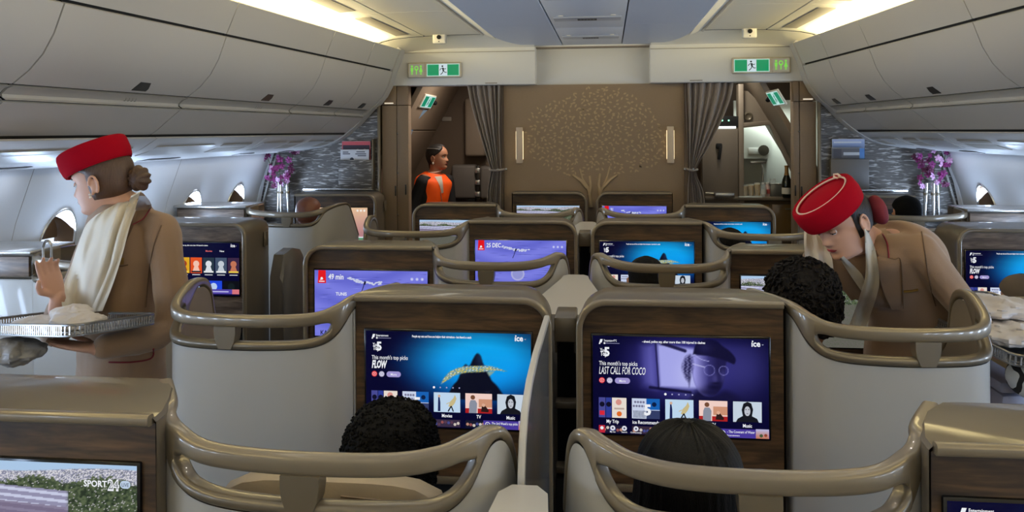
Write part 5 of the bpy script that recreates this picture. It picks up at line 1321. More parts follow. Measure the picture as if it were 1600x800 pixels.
PSKIN[0] = SKIN
face_parts(t, M, org, LIPM_)
th = thing('hat', 'red felt pillbox hat with cream piping on the leaning attendant', 'hat', M @ Vector((0, 0, .07)))
pillbox(th, M, th.location, Vector((0, .014, .044)), rot('X', -14) @ rot('Y', 4), a=.116, b=.108, h=.072)
T_ = Matrix.Translation(-th.location) @ M @ Matrix.Translation(Vector((0, .014, .044))) @ rot('X', -14) @ rot('Y', 4)
MB().tube([Vector(p) for p in ((-.02, -.092, .074), (-.004, -.099, .082), (.006, -.094, .086), (.004, -.086, .080), (-.012, -.084, .076))], .0036, 6).xf(T_).build('piping_loop', PIPE, th)
# scarf ends hanging, shirt, lapels, pin
drape(bv, [((1350, 357), (1356, 360)), ((1352, 385), (1368, 392)), ((1352, 430), (1374, 436)), ((1344, 460), (1370, 462)), ((1332, 495), (1360, 492)), ((1322, 522), (1350, 522))], 8, 24, .030, .010, org, lambda u, v: .006*math.sin(u*8)).build('scarf_end', SCARFM, t)
def hang(rows, nu, nv, thick=.006):
    keys = [(*at(*l), *at(*r)) for l, r in rows]; L = smooth_curve(keys, nv); f = []; b = []
    for j, q in enumerate(L):
        p0, p1 = Vector(q[:3]), Vector(q[3:]); n_ = Vector((0, -1, 0))
        f.append([p0.lerp(p1, i/nu)+n_*(.010*math.sin(i/nu*13+j*.15))-org for i in range(nu+1)]); b.append([p+Vector((0, thick, 0)) for p in f[-1]])
    return MB().grid(f).grid(b)
hang([((1258, 350, 3.02), (1285, 372, 3.02)), ((1256, 375, 2.98), (1296, 396, 2.98)), ((1257, 400, 2.95), (1300, 410, 2.95)), ((1258, 440, 2.95), (1304, 450, 2.95))], 14, 14).build('scarf_front', SCARFM, t)
drape(bv, [((1312, 404), (1318, 400)), ((1330, 432), (1346, 428)), ((1346, 455), (1352, 446))], 6, 10, .016, .006, org).build('scarf_edge', SCARFM, t)
drape(cb, [((1352, 362), (1384, 356)), ((1366, 385), (1388, 388)), ((1374, 402), (1388, 402))], 8, 10, .010, .006, org).build('collar', JACK, t)
line_on(cb, [(1377, 362), (1386, 380), (1389, 403)], .0026, .014, org).build('collar_piping', REDP, t)
drape(cb, [((1372, 400), (1407, 406)), ((1374, 430), (1409, 432)), ((1382, 460), (1411, 460)), ((1394, 484), (1411, 484))], 8, 12, .011, .006, org).build('lapel', JACK, t)
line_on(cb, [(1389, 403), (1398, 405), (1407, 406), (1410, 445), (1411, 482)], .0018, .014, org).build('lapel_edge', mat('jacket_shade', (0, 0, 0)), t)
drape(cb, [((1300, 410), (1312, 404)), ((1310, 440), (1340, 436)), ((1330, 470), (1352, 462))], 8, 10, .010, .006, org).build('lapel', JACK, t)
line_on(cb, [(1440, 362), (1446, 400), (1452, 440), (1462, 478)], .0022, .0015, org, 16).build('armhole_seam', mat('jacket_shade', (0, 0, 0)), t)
line_on(cb, [(1412, 456), (1425, 455), (1435, 453)], .0042, .008, org, 8).build('name_pin', mat('badge_gold', (0, 0, 0)), t)
# tray with towels in the right aisle
near = Vector((1.368, 2.711, .962)); ty_ = Vector((-.33, .94, .13)).normalized(); tx = Vector((.94, .33, 0)).normalized(); tz_ = tx.cross(ty_)
c0 = near+tx*.21+ty_*.29
TM = Matrix(((tx.x, ty_.x, tz_.x, c0.x), (tx.y, ty_.y, tz_.y, c0.y), (tx.z, ty_.z, tz_.z, c0.z), (0, 0, 0, 1)))
mesh_tray('silver gallery tray loaded with folded towels beyond the right aisle shell', TM, .21, .29)
for k, (dx, dy, dz, sz) in enumerate(((-.06, -.13, .040, (.14, .13, .036)), (.0, .08, .046, (.17, .15, .042)), (-.02, -.02, .085, (.15, .11, .030)), (-.10, .16, .080, (.08, .09, .028)))):
    q = TM @ Vector((dx, dy, dz)); towel('folded white towel on the right tray, %s' % ['low one at the near end', 'wide one in the middle', 'upper one lying across the others', 'small one at the far end'][k], q, sz, k+6, 'white towels on the right tray')
# striped cushion and purple-lit seat side below the tray
ZEB = mat('zebra_print', (230, 226, 218), .8); n_, l_, b_ = nodes_of(ZEB)
wv = n_.new('ShaderNodeTexWave'); wv.inputs['Scale'].default_value = 9; wv.inputs['Distortion'].default_value = 5; wv.inputs['Detail'].default_value = 1; wv.inputs['Detail Scale'].default_value = 2
tc = n_.new('ShaderNodeTexCoord'); cr = n_.new('ShaderNodeValToRGB'); cr.color_ramp.elements[0].position = .45; cr.color_ramp.elements[1].position = .52
cr.color_ramp.elements[0].color = (.006, .006, .006, 1); cr.color_ramp.elements[1].color = (.7, .68, .64, 1)
l_.new(tc.outputs['Object'], wv.inputs[0]); l_.new(wv.outputs['Fac'], cr.inputs[0]); l_.new(cr.outputs[0], b_.inputs['Base Color'])
q = Vector(at(1618, 590, 2.80)); o = MB().ball((0, 0, 0), (.085, .08, .07), 26, 18).build('cushion', ZEB, None, loc=q); tag(o, 'black and white striped cushion under the right tray at the frame edge', 'cushion')
t2 = thing('aisle_seat_flank', 'pale lilac upright seat side under the right towel tray', 'seat side', (1.425, 3.03, 0))
MB().box((0, 0, .42), (.09, .36, .84), .03).build('panel', mat('seat_lilac', (150, 146, 160), .5), t2)  # purple light on the seat side is painted into this lilac colour
MB().box((0, 0, .86), (.10, .37, .04), .015).build('top_trim', mat('seat_lilac', (0, 0, 0)), t2)

# ================= person in the orange vest beyond the left doorway
YV = 7.45
org = Vector((-1.47, YV, 0))
t = thing('person', 'person in orange safety vest and black sleeves standing in the left doorway', 'person', org)
H = Vector(at(684, 246, YV)); F = (.96, -.22, .06); M = frame(F, (0, 0, 1), H)
fwd = Vector((.84, -.54, 0)).normalized(); sdx = Vector((-fwd.y, fwd.x, 0))
nb = Vector(at(680, 269, YV)); pel = Vector((nb.x-.10, YV+.02, .78))
def up2(k): return pel.lerp(nb, k)
rows = [(up2(-.05), .16, .125), (up2(.15), .165, .125), (up2(.4), .15, .11), (up2(.65), .165, .12), (up2(.85), .175, .11), (up2(.94), .13, .085), (nb+Vector((0, 0, .0)), .055, .055), (H+Vector((-.02, 0, -.07)), .05, .05)]
arms = MB(); legs = MB()
shs = [nb+sdx*q*.165+Vector((0, 0, -.085)) for q in (-1, 1)]
arm_pts = []
for shp in shs:
    if shp.x < nb.x: e, wq = shp+Vector((-.09, -.02, -.24)), shp+Vector((-.06, -.10, -.46))
    else: e, wq = shp+Vector((.03, -.02, -.27)), shp+Vector((.03, -.12, -.48))
    arm_pts.append((shp, e, wq)); limb(arms, [shp, e, wq], [.045, .038, .026])
MBs = [head_mb().xf(M), trunk(MB(), rows, fwd), arms]
for shp, e, wq in arm_pts: MBs.append(hand_mb(wq, (0, -.15, -1), (fwd.x, fwd.y, 0), [.2, .25, .3, .3], 1))
for q in (-1, 1): limb(legs, [pel+sdx*q*.085, pel+sdx*q*.09+Vector((0, 0, -.36)), Vector((pel.x, pel.y, .06))+sdx*q*.09], [.085, .058, .04]); legs.ball(Vector((pel.x, pel.y, .04))+sdx*q*.09+fwd*.05, (.05, .09, .035), 12, 8)
MBs.append(legs)
union('body', MBs, SKIN2, t, .0055, 3, .4, org)
sl = MB()
for shp, e, wq in arm_pts: limb(sl, [shp, e, e.lerp(wq, .85)], [.060, .052, .042])
union('sweater', [sl, trunk(MB(), [(c, a+.006, b+.006) for c, a, b in rows[:6]], fwd)], BLKC, t, .008, 4, .5, org)
vest = union('vest', [trunk(MB(), [(c, a-.005, b+.034) for c, a, b in rows[1:5]]+[(up2(.93), .130, .115), (up2(.985), .095, .088)], fwd)], ORANGE, t, .008, 3, .5, org, lambda c: cloth(c, .006, 9))
bvv = bvh_of(vest)
drape(bvv, [((679, 276), (690, 275)), ((686, 288), (692, 287)), ((690, 302), (693, 301))], 6, 8, .004, .006, org).build('neck_opening', mat('shirt_white', (200, 190, 176), .8), t)
line_on(bvv, [(688, 300), (691, 318), (692, 335)], .003, .004, org, 10).build('zip', mat('zip_grey', (140, 130, 120), .5), t)
MB().box(pel-org+Vector((0, 0, .05)), (.30, .24, .14), .06).build('trousers_top', mat('trouser_pale', (190, 196, 204), .8), t)
hair_cap(M, org, -.06, lambda z: math.radians(95) if z < .01 else math.radians(max(0, 92-(z-.01)*900)), .012).build('hair', HAIRD, t)
pt = [Vector((-.03, -.085, -.03)), Vector((-.035, -.085, -.09)), Vector((-.05, -.05, -.14)), Vector((-.055, -.02, -.18))]
MB().tube(pt, [.028, .024, .02, .010], 10).xf(Matrix.Translation(-org) @ M).build('ponytail', HAIRD, t)
MB().tube([head_pt(math.radians(a), .055+.02*math.sin(math.radians(a-40)), .016, face=False) for a in range(60, 160, 8)], .004, 6).xf(Matrix.Translation(-org) @ M).build('hair_clip', SILVER, t)
PSKIN[0] = SKIN2
face_parts(t, M, org, LIPN, gaze_down=False)
MB().tube([nb-org+Vector((.062*math.cos(a), .062*math.sin(a), .012+.015*math.cos(a-1.0))) for a in [2*math.pi*k/24 for k in range(25)]], .0055, 6).build('necklace', mat('pearl', (0, 0, 0)), t)
MB().ball((.088, -.01, -.05), (.004, .010, .012), 10, 8).xf(Matrix.Translation(-org) @ M).build('earring', mat('pearl', (0, 0, 0)), t)

# ================= seated passengers, seen from behind
def passenger(label, cx, y, top_z, hair, skin, style, cloth_m, hw=1., face=(0, 1, -.05), lean=0.):
    org = Vector((cx, y, 0)); t = thing('person', label, 'person', org)
    H = Vector((cx, y, top_z-.125)); M = frame(face, (0, 0, 1), H) @ Matrix.Scale(hw, 4)
    zb = .50
    nb = H+Vector((0, .0, -.16))
    rows = [(Vector((cx, y+.10, zb)), .17, .13), (Vector((cx, y+.07, zb+.14)), .165, .12), (Vector((cx, y+.02, nb.z-.22)), .17, .12), (Vector((cx, y, nb.z-.09)), .185, .105), (Vector((cx, y-.005, nb.z-.035)), .12, .08), (nb+Vector((0, 0, .015)), .06, .06), (H+Vector((0, -.01, -.06)), .054, .056)]
    arms, legs = MB(), MB()
    for q in (-1, 1):
        s0 = Vector((cx+q*.175, y, nb.z-.085)); e = Vector((cx+q*.20, y+.08, nb.z-.34)); w_ = Vector((cx+q*.12, y+.30, nb.z-.36))
        limb(arms, [s0, e, w_], [.05, .04, .028]); arms.add(*(lambda h: (h.v, h.f))(hand_mb(w_, (-.2*q, 1, -.1), (0, 0, -1), [.25, .3, .3, .35], q)))
        limb(legs, [Vector((cx+q*.09, y+.12, zb)), Vector((cx+q*.10, y+.50, zb+.02)), Vector((cx+q*.10, y+.56, .12))], [.085, .06, .045])
    union('body', [head_mb(40, 36).xf(M), trunk(MB(), rows, (0, 1, 0)), arms, legs], skin, t, .009, 3, .4, org)
    sh = MB()
    for q in (-1, 1): limb(sh, [Vector((cx+q*.175, y, nb.z-.088)), Vector((cx+q*.20, y+.08, nb.z-.34)), Vector((cx+q*.15, y+.23, nb.z-.36))], [.060, .052, .044])
    union('shirt', [trunk(MB(), [(c, a+.014, b+.014) for c, a, b in rows[:5]], (0, 1, 0)), sh], cloth_m, t, .012, 3, .5, org)
    T = Matrix.Translation(-org) @ M
    if style in ('afro', 'curly'):
        amp, f1 = (.004, 90) if style == 'afro' else (.011, 34)
        hm = MB(); hm.loft([[head_pt(2*math.pi*k/90, lerp(-.055, .113, j/60)**1 if True else 0, .020 if style == 'afro' else .018, face=False) for k in range(90)] for j in range(61)])
        out = []
        for p in hm.v:
            v = Vector(p); n_ = v.normalized()
            if v.y > .055 and v.z < .05: v.y = .055
            out.append(tuple(v+n_*(amp*abs(noise.noise(v*f1))*1.6+amp*.8*noise.noise(v*f1*2.3))))
        hm.v = out; hm.xf(T).build('hair', hair, t, smooth=180)
        # loose tufts break up the outline
        rn = random.Random(int(cx*100)); tf = MB()
        for k in range(2600 if style == 'afro' else 520):
            a, z = rn.uniform(0, 2*math.pi), rn.uniform(-.03, .112)
            p = head_pt(a, z, .024 if style == 'afro' else .026, face=False)
            if p.y > .05 and p.z < .05: continue
            if style == 'afro': tf.ball(p*rn.uniform(.96, 1.015), rn.uniform(.0022, .0042), 5, 3)
            else:
                n_ = p.normalized(); x_ = n_.orthogonal().normalized(); y_ = n_.cross(x_); r_ = rn.uniform(.006, .011); ph = rn.uniform(0, 6)
                tf.tube([p+x_*r_*math.cos(ph+q*.9)+y_*r_*math.sin(ph+q*.9)+n_*(.002*q-.006) for q in range(6)], .0032, 5)
        tf.xf(T).build('hair_tufts', hair, t, smooth=180, kind='stuff')
    elif style == 'straight':
        n = 120; rows_ = []
        for j in range(40):
            u = j/39
            if u < .45: z = lerp(.113, .02, (u/.45)**1.4); rows_.append([head_pt(2*math.pi*k/n, z, (.012+.010*min(1, u/.4))+.0014*math.sin(k*2.9+7*noise.noise(Vector((k*.3, 0, 0)))), face=False) for k in range(n)])
            else:
                v = (u-.45)/.55; z = lerp(.02, -.26, v); row = []
                for k in range(n):
                    a = 2*math.pi*k/n; p = head_pt(a, .02, .022+.0014*math.sin(k*2.9+7*noise.noise(Vector((k*.3, 0, 0)))), face=False)
                    yf = min(p.y, .03); row.append(Vector((p.x*(1+.16*math.sin(v*2.2)), lerp(yf, yf*.8-.02, v), z)))
                rows_.append(row)
        MB().loft(rows_, True, True).xf(T).build('hair', hair, t, smooth=60)
    elif style == 'short':
        hair_cap(M, org, -.05, lambda z: math.radians(100) if z < .03 else math.radians(max(0, 100-(z-.03)*1400)), .012).build('hair', hair, t)
    return t
passenger('passenger with black afro hair before the blue sea screen', -.352, 1.78, 1.092, HAIRK, SKIN3, 'afro', mat('shirt_dark', (34, 34, 40), .9), hw=1.06)
passenger('passenger with straight black hair before the dusky portrait screen', .288, 1.76, 1.072, mat('hair_jet', (8, 7, 8), .5, bump=(60, .6, (9, 9, 1)), spec=.15), SKIN2, 'straight', mat('shirt_dark', (0, 0, 0)), hw=1.16)
passenger('passenger with dark curly hair under the leaning attendant', .752, 2.80, 1.242, mat('hair_curly', (16, 12, 11), .7, bump=(90, .6), spec=.15), SKIN2, 'curly', mat('shirt_grey', (70, 70, 76), .9), hw=1.17)
passenger('dark haired passenger behind the right blue screen, only the crown showing', .298, 3.92, 1.112, HAIRK, SKIN2, 'short', mat('shirt_dark', (0, 0, 0)))
passenger('black haired passenger seen through the rail right of the blue film menu', .83, 4.98, 1.125, HAIRK, SKIN2, 'short', mat('shirt_dark', (0, 0, 0)))
passenger('bald brown headed passenger by the left orchids', -2.02, 5.78, 1.232, mat('scalp_brown', (122, 74, 56), .45), mat('skin_brown', (122, 74, 56), .5), 'short', mat('shirt_plum', (84, 66, 74), .9))
passenger('black haired passenger before the right orchids', 2.09, 5.78, 1.248, HAIRK, SKIN2, 'short', mat('shirt_dark', (0, 0, 0)), hw=1.05)
passenger('grey brown haired passenger above the right towel tray', 1.88, 3.78, 1.075, mat('hair_greybrown', (92, 80, 70), .7, bump=(60, .6, (8, 8, 1))), SKIN, 'short', mat('shirt_grey', (0, 0, 0)))
# ------------------------------------------------------------------ left vestibule and right galley beyond the bulkhead
DKB = mat('vestibule_brown', (96, 80, 64), .6); DKG = mat('jumpseat_grey', (104, 98, 92), .55); GALW = mat('galley_white', (206, 212, 206), .45); GALB = mat('galley_beige', (134, 120, 104), .5)
vest = st_empty('vestibule_shell', (0, 7.6, 1)); vo = Vector((0, 7.6, 1))
def vb(m, n, mm, par=vest): return m.move(-vo).build(n, mm, par)
vb(MB().box((0, 8.62, 1.2), (6.2, .06, 2.8)), 'wall_panel', DKB)
vb(MB().box((0, 7.75, 2.40), (6.2, 1.75, .04)), 'ceiling_panel', GALB)
for s in (-1, 1):
    vb(MB().box((s*2.95, 7.8, 1.2), (.06, 1.6, 2.6)), 'side_panel', DKB)
    vb(MB().box((s*.77, 7.75, 1.2), (.05, 1.7, 2.5)), 'partition', DKB)
# left: slanted lining with its lower band, over a dark rear wall
a, b = Vector(at(708, 138, 8.25)), Vector(at(643, 262, 8.25))
d = (b-a); e = b+d*.8; a2 = a-d*1.3
vb(MB().loft([[(p.x, y, p.z) for p in (a2, a, a.lerp(b, .52))]+[(p.x-.03, y, p.z+.03) for p in (a.lerp(b, .52), a, a2)] for y in (6.98, 8.5)]), 'sloped_lining', mat('lining_taupe', (142, 126, 108), .55))
vb(MB().loft([[(p.x, y, p.z) for p in (a.lerp(b, .54), b, e)]+[(p.x-.03, y, p.z+.03) for p in (e, b, a.lerp(b, .54))] for y in (6.98, 8.5)]), 'sloped_lining', mat('lining_taupe', (0, 0, 0)))
p = Vector(at(656, 192, 7.55))
m = MB().loft([[Vector(at(x, y, Y)) for x, y in ((640, 172), (668, 172), (650, 190), (640, 218))] for Y in (7.45, 7.48)]); m.move(-vo)
m.build('light_reveal', mat('reveal_blue', (120, 140, 160), .4, emit=((120, 150, 180), .25)), vest)
for s, (px, py), lab, A_, B_ in ((-1, (667, 158), 'left', a, b), (1, (1214, 152), 'right', Vector(at(1166, 138, 7.7)), Vector(at(1246, 268, 7.7)))):
    up = (A_-B_); up.y = 0; up.normalize(); xa = Vector((0, -s, 0)); ya = up.cross(xa); o_, dr_ = Vector((CX, 0, CZ)), (Vector(at(px, py, 1.0))-Vector((CX, 0, CZ))).normalized()
    c = o_+dr_*((A_-o_).dot(ya)/dr_.dot(ya))-ya*.014
    t = thing('small_exit_sign', 'small tilted green exit sign on the %s sloped lining' % lab, 'sign', c, 'small exit signs')
    Rm = Matrix((xa, ya, up)).transposed()
    MB().box(Rm @ Vector((0, .006, 0)), (.46, .016, .135), .006, rot=Rm).build('housing', CREAM, t)
    q = Pic(.43, .115); q.rect(0, 0, .43, .115, (205, 248, 242)); q.rect(.012, .008, .155, .107, (0, 150, 112)); q.rect(.275, .008, .418, .107, (0, 150, 112)); q.line([(.19, .02), (.215, .06), (.235, .095)], .02, (40, 120, 110)); q.line([(.215, .06), (.245, .03)], .016, (40, 120, 110)); q.line([(.20, .07), (.24, .08)], .012, (40, 120, 110))
    q.build('exit_panel', t, (0, 0, 0), SIGN, Rm.to_4x4() @ Matrix.Translation((-.215, -.0035, -.0575)))
    MB().ball(xa*(-s)*.30, .022, 10, 8).build('lamp', BLACK, t)
# jump seats against the rear wall
for k, (x0, y0, x1, y1, lab) in enumerate(((724, 152, 756, 245, 'tall pale padded wall board beside the left curtain'), (703, 258, 742, 312, 'folded jump seat behind the orange vest'), (748, 260, 775, 312, 'folded jump seat behind the left curtain'))):
    A_, B_ = Vector(at(x0, y1, 8.35)), Vector(at(x1, y0, 8.35)); c = (A_+B_)/2
    t = thing('jump_seat' if k else 'wall_board', lab, 'seat' if k else 'wall board', (c.x, 8.50, A_.z))
    MB().box((0, 0, (B_.z-A_.z)/2), (B_.x-A_.x, .14, B_.z-A_.z), .03, seg=3).build('pad', DKG if k else GALB, t)
    if k: MB().box((0, .02, -.02), (B_.x-A_.x-.04, .10, .04), .008).build('hinge_bar', LATCH, t)
A_ = Vector(at(744, 286, 8.3)); t = thing('harness', 'silver buckled harness strap hanging between the jump seats', 'strap', (A_.x, 8.40, A_.z-.16))
MB().box((0, 0, .16), (.035, .012, .34), .004).build('strap', LATCH, t)
for z in (.28, .16, .04): MB().box((0, -.012, z), (.055, .016, .05), .006).build('buckle', SILVER, t)
A_ = at(697, 186, 8.55); o = MB().box((0, 0, 0), (.10, .01, .045), .004).build('wall_label', VENT, None, loc=(A_[0], 8.585, A_[2])); tag(o, 'small pale plate on the dark wall above the orange vest', 'plate')

# right galley: tall cupboard, upper cupboard, lit niche, counter
def gx(px, Y): return at(px, 250, Y)[0]
def gz(py, Y, px=1170): return at(px, py, Y)[2]
YG = 7.55
t = thing('tall_cupboard', 'tall taupe galley cupboard door beside the right curtain', 'cupboard', (gx(1128, YG), YG, 0))
x0, x1 = gx(1095, YG), gx(1155, YG); ox = gx(1128, YG)
MB().box(((x0+x1)/2-ox, .24, .87), (x1-x0, .46, 1.73), .008).build('body', GALB, t)
dr = MB().box(((x0+x1)/2-ox, -.006, (gz(202, YG)+.95)/2), (x1-x0-.02, .02, gz(202, YG)-.95), .006).build('door', mat('cupboard_taupe', (122, 110, 96), .5), t)
hx, hz = gx(1123, YG)-ox, gz(228, YG)
MB().box((hx, -.026, hz), (.055, .03, .05), .012).build('latch_plate', BLACK, dr); MB().box((hx+.005, -.035, hz-.06), (.026, .02, .12), .008, rot=Matrix.Rotation(.15, 3, 'Y')).build('latch_handle', BLACK, dr)
MB().box(((x0+x1)/2-ox, .02, gz(190, YG)), (x1-x0, .04, .10), .004).build('control_panel', BLACK, t)
for k in (-1, 1): MB().box(((x0+x1)/2-ox+.05+k*.028, -.003, gz(188, YG)), (.012, .006, .012)).build('indicator', mat('led_green', (160, 255, 200), emit=((150, 255, 200), 2.0)), t)
MB().box(((x0+x1)/2-ox+.06, -.004, gz(199, YG)), (.16, .01, .022), .003).build('light_strip', mat('strip_white', (240, 245, 240), emit=((235, 245, 240), 1.2)), t)
xp = gx(1158, YG)
t = thing('galley_arch', 'beige post and arch framing the lit galley niche', 'arch', (xp, YG, 0))
MB().box((0, .05, 1.05), (.045, .14, 2.10), .006).build('post', GALB, t)
m = MB(); A_, B_, C_ = Vector(at(1160, 196, YG)), Vector(at(1203, 192, YG)), Vector(at(1240, 268, YG))
m.tube([A_, B_, B_.lerp(C_, .3), C_, C_+(C_-B_)*.5], .022, sec=rrect(2, 1.4, .4, 2), up=(0, 1, 0)); m.move((-xp, -YG, 0)).build('arch', GALB, t)
t = thing('upper_cupboard', 'beige upper galley cupboard with round knob above the lit niche', 'cupboard', (gx(1182, YG), YG, gz(192, YG)))
x0, x1 = gx(1161, YG), gx(1206, YG); z0, z1 = gz(192, YG), gz(142, YG)
MB().loft([[(x0-t.location.x, y, 0), (x1-t.location.x, y, 0), (x1-t.location.x-.06, y, (z1-z0)*.5), (x0-t.location.x+.05, y, z1-z0), (x0-t.location.x, y, z1-z0)] for y in (.03, .30)]).build('door', GALB, t)
MB().lathe([(.042, 0), (.042, .008), (.028, .012), (.02, .006)], (gx(1170, YG)-t.location.x, .03, gz(182, YG)-z0), 20, Matrix.Rotation(math.pi/2, 3, 'X')).build('knob', TRIMD, t)
# sloped outer lining of the galley with the exit sign
a, b = Vector(at(1166, 138, 7.7)), Vector(at(1246, 268, 7.7)); d = b-a
vb(MB().loft([[(p.x, y, p.z) for p in (a-d*.3, a, b, b+d*.6)]+[(p.x+.03, y, p.z+.03) for p in (b+d*.6, b, a, a-d*.3)] for y in (7.0, 7.9)]), 'sloped_lining', mat('lining_taupe', (0, 0, 0)))
# lit niche
x0, x1 = xp+.03, 2.1
vb(MB().box(((x0+x1)/2, 8.2, 1.50), (x1-x0, .04, .95)), 'niche_back', GALW)
t = thing('niche_cupboard', 'white cupboard with dark dial in the lit galley niche', 'cupboard', (gx(1182, 8.0), 8.0, gz(248, 8.0)))
x0_, x1_ = gx(1158, 8.0)-t.location.x, gx(1206, 8.0)-t.location.x; hh = gz(196, 8.0)-gz(248, 8.0)
MB().prism([(x0_, 0), (x1_, 0), (x1_, hh*.55), (x1_-.10, hh), (x0_, hh)], 'y', 0, .18).build('body', GALW, t)
MB().lathe([(.05, 0), (.05, .012), (.0, .014)], (gx(1193, 8.0)-t.location.x, 0, gz(235, 8.0)-t.location.z), 16, Matrix.Rotation(math.pi/2, 3, 'X')).build('dial', mat('dial_dark', (70, 66, 56), .4), t)
MB().box((gx(1178, 8.0)-t.location.x, -.004, gz(236, 8.0)-t.location.z), (.10, .008, .06), .003).build('drop_panel', mat('panel_pale', (226, 230, 226), .4), t)
t = thing('water_tap', 'steel tap under the white niche cupboard', 'tap', at(1184, 252, 7.95))
MB().box((0, 0, -.01), (.14, .04, .02), .005).build('bracket', SILVER, t); MB().tube([(.04, 0, -.02), (.04, -.03, -.05), (.04, -.03, -.20)], .010, 8).build('spout', SILVER, t)
YC_ = 7.62
zc = gz(306, YC_)
t = thing('galley_counter', 'taupe galley counter holding glasses and a dark bottle', 'counter', ((gx(1105, YC_)+1.95)/2, YC_+.12, 0))
lx = t.location.x; x0 = gx(1104, 7.38); L = 1.95-x0; xm = (x0+1.95)/2-lx
MB().box((xm, -.02, zc-.016), (L, .44, .032), .006).build('worktop', mat('counter_taupe', (128, 116, 100), .3), t)
MB().box((xm, .02, (zc-.04)/2), (L-.02, .36, zc-.04)).build('base', DKB, t)
for k in range(2):
    dd = MB().box((xm-.10+k*.37, -.172, zc-.22), (.345, .02, .30), .006).build('drawer', mat('amber_panel', (126, 98, 58), .25, coat=.4), t); MB().box((xm-.10+k*.37, -.19, zc-.11), (.12, .02, .014), .004).build('pull', TRIMD, dd)  # amber reflection on the brown fronts is put into the drawer colour
def on_counter(name, label, cat, px, Y, group=None): return thing(name, label, cat, (gx(px, Y), Y, zc), group)
t = on_counter('hot_plate', 'low silver tray with tap handle on the counter beneath the tall cupboard', 'tray', 1131, 7.47)
MB().box((0, 0, .02), (.17, .12, .04), .008).build('dish', SILVER, t); MB().tube([(-.09, 0, .03), (-.16, 0, .035)], .012, 8).build('handle', SILVER, t)
JUICE = mat('juice_yellow', (206, 160, 40), .25, spec=.6); GLS = mat('glass_clear', (225, 232, 230), .06); nodes_of(GLS)[2].inputs['Alpha'].default_value = .28
for k, (px, hgt) in enumerate(((1164, .105), (1173, .11), (1183, .12))):
    t = on_counter('juice_glass', 'glass of yellow juice on the galley counter, %s' % ['leftmost by the post', 'middle one of three', 'tallest, next to the pink jar'][k], 'glass', px, 7.55+.02*k, 'juice glasses')
    MB().lathe([(.0, .0), (.024, 0), (.028, hgt), (.026, hgt), (.023, .006), (0, .006)], (0, 0, 0), 16).build('glass', GLS, t); MB().lathe([(.0, .008), (.0225, .008), (.0255, hgt*.86), (0, hgt*.86)], (0, 0, 0), 14).build('juice', JUICE, t)
for k, (px, c1, lab) in enumerate(((1193, (214, 214, 208), 'clear jar with white lid on the galley counter'), (1199, (206, 96, 90), 'jar with pink red label on the galley counter'))):
    t = on_counter('jar', lab, 'jar', px, 7.52+.05*k, 'jars on the counter')
    MB().lathe([(0, 0), (.024, 0), (.024, .085), (.016, .10), (.016, .112), (0, .112)], (0, 0, 0), 14).build('bottle', GLS if k == 0 else mat('jar_pink', (210, 180, 172), .3), t)
    MB().lathe([(.0248, .025), (.0248, .065)], (0, 0, 0), 14).build('label', mat('lab%d' % k, c1, .5), t); MB().lathe([(.018, .108), (.018, .124), (0, .124)], (0, 0, 0), 12).build('lid', mat('lid_white', (220, 218, 212), .4), t)
t = on_counter('steel_box', 'dark steel box on the counter left of the wine bottle', 'box', 1214, 7.58)
MB().box((0, 0, .055), (.13, .10, .11), .006).build('body', mat('box_steel', (112, 112, 108), .35, metal=.6), t); MB().box((0, 0, .113), (.135, .105, .008), .003).build('lid', SILVER, t)
t = on_counter('tumbler', 'small clear tumbler above the steel box', 'glass', 1207, 7.66); MB().lathe([(0, 0), (.022, 0), (.026, .15), (.024, .15), (.02, .005), (0, .005)], (0, 0, 0), 14).build('glass', GLS, t)
t = on_counter('wine_bottle', 'dark green sparkling wine bottle with gold neck foil at the counter end', 'bottle', 1229, 7.47)
BG = mat('bottle_green', (22, 26, 16), .12, coat=.5)
MB().lathe([(0, 0), (.038, 0), (.041, .01), (.041, .12), (.036, .155), (.022, .19), (.016, .215), (.015, .262), (.017, .264), (.017, .275), (0, .276)], (0, 0, 0), 22).build('bottle', BG, t)
MB().lathe([(.0225, .192), (.0168, .216), (.0158, .262), (.018, .264), (.018, .277), (0, .278)], (0, 0, 0), 20).build('foil', mat('foil_gold', (150, 112, 60), .4, metal=.5), t)
MB().lathe([(.0416, .03), (.0416, .085)], (0, 0, 0), 22).build('label', mat('label_cream', (214, 208, 190), .6), t)
t = on_counter('paper_stack', 'white curved tray edge on the counter in front of the drawers', 'tray', 1172, 7.42); MB().box((0, 0, -.05+.055), (.20, .04, .012), .004).build('edge', GALW, t)
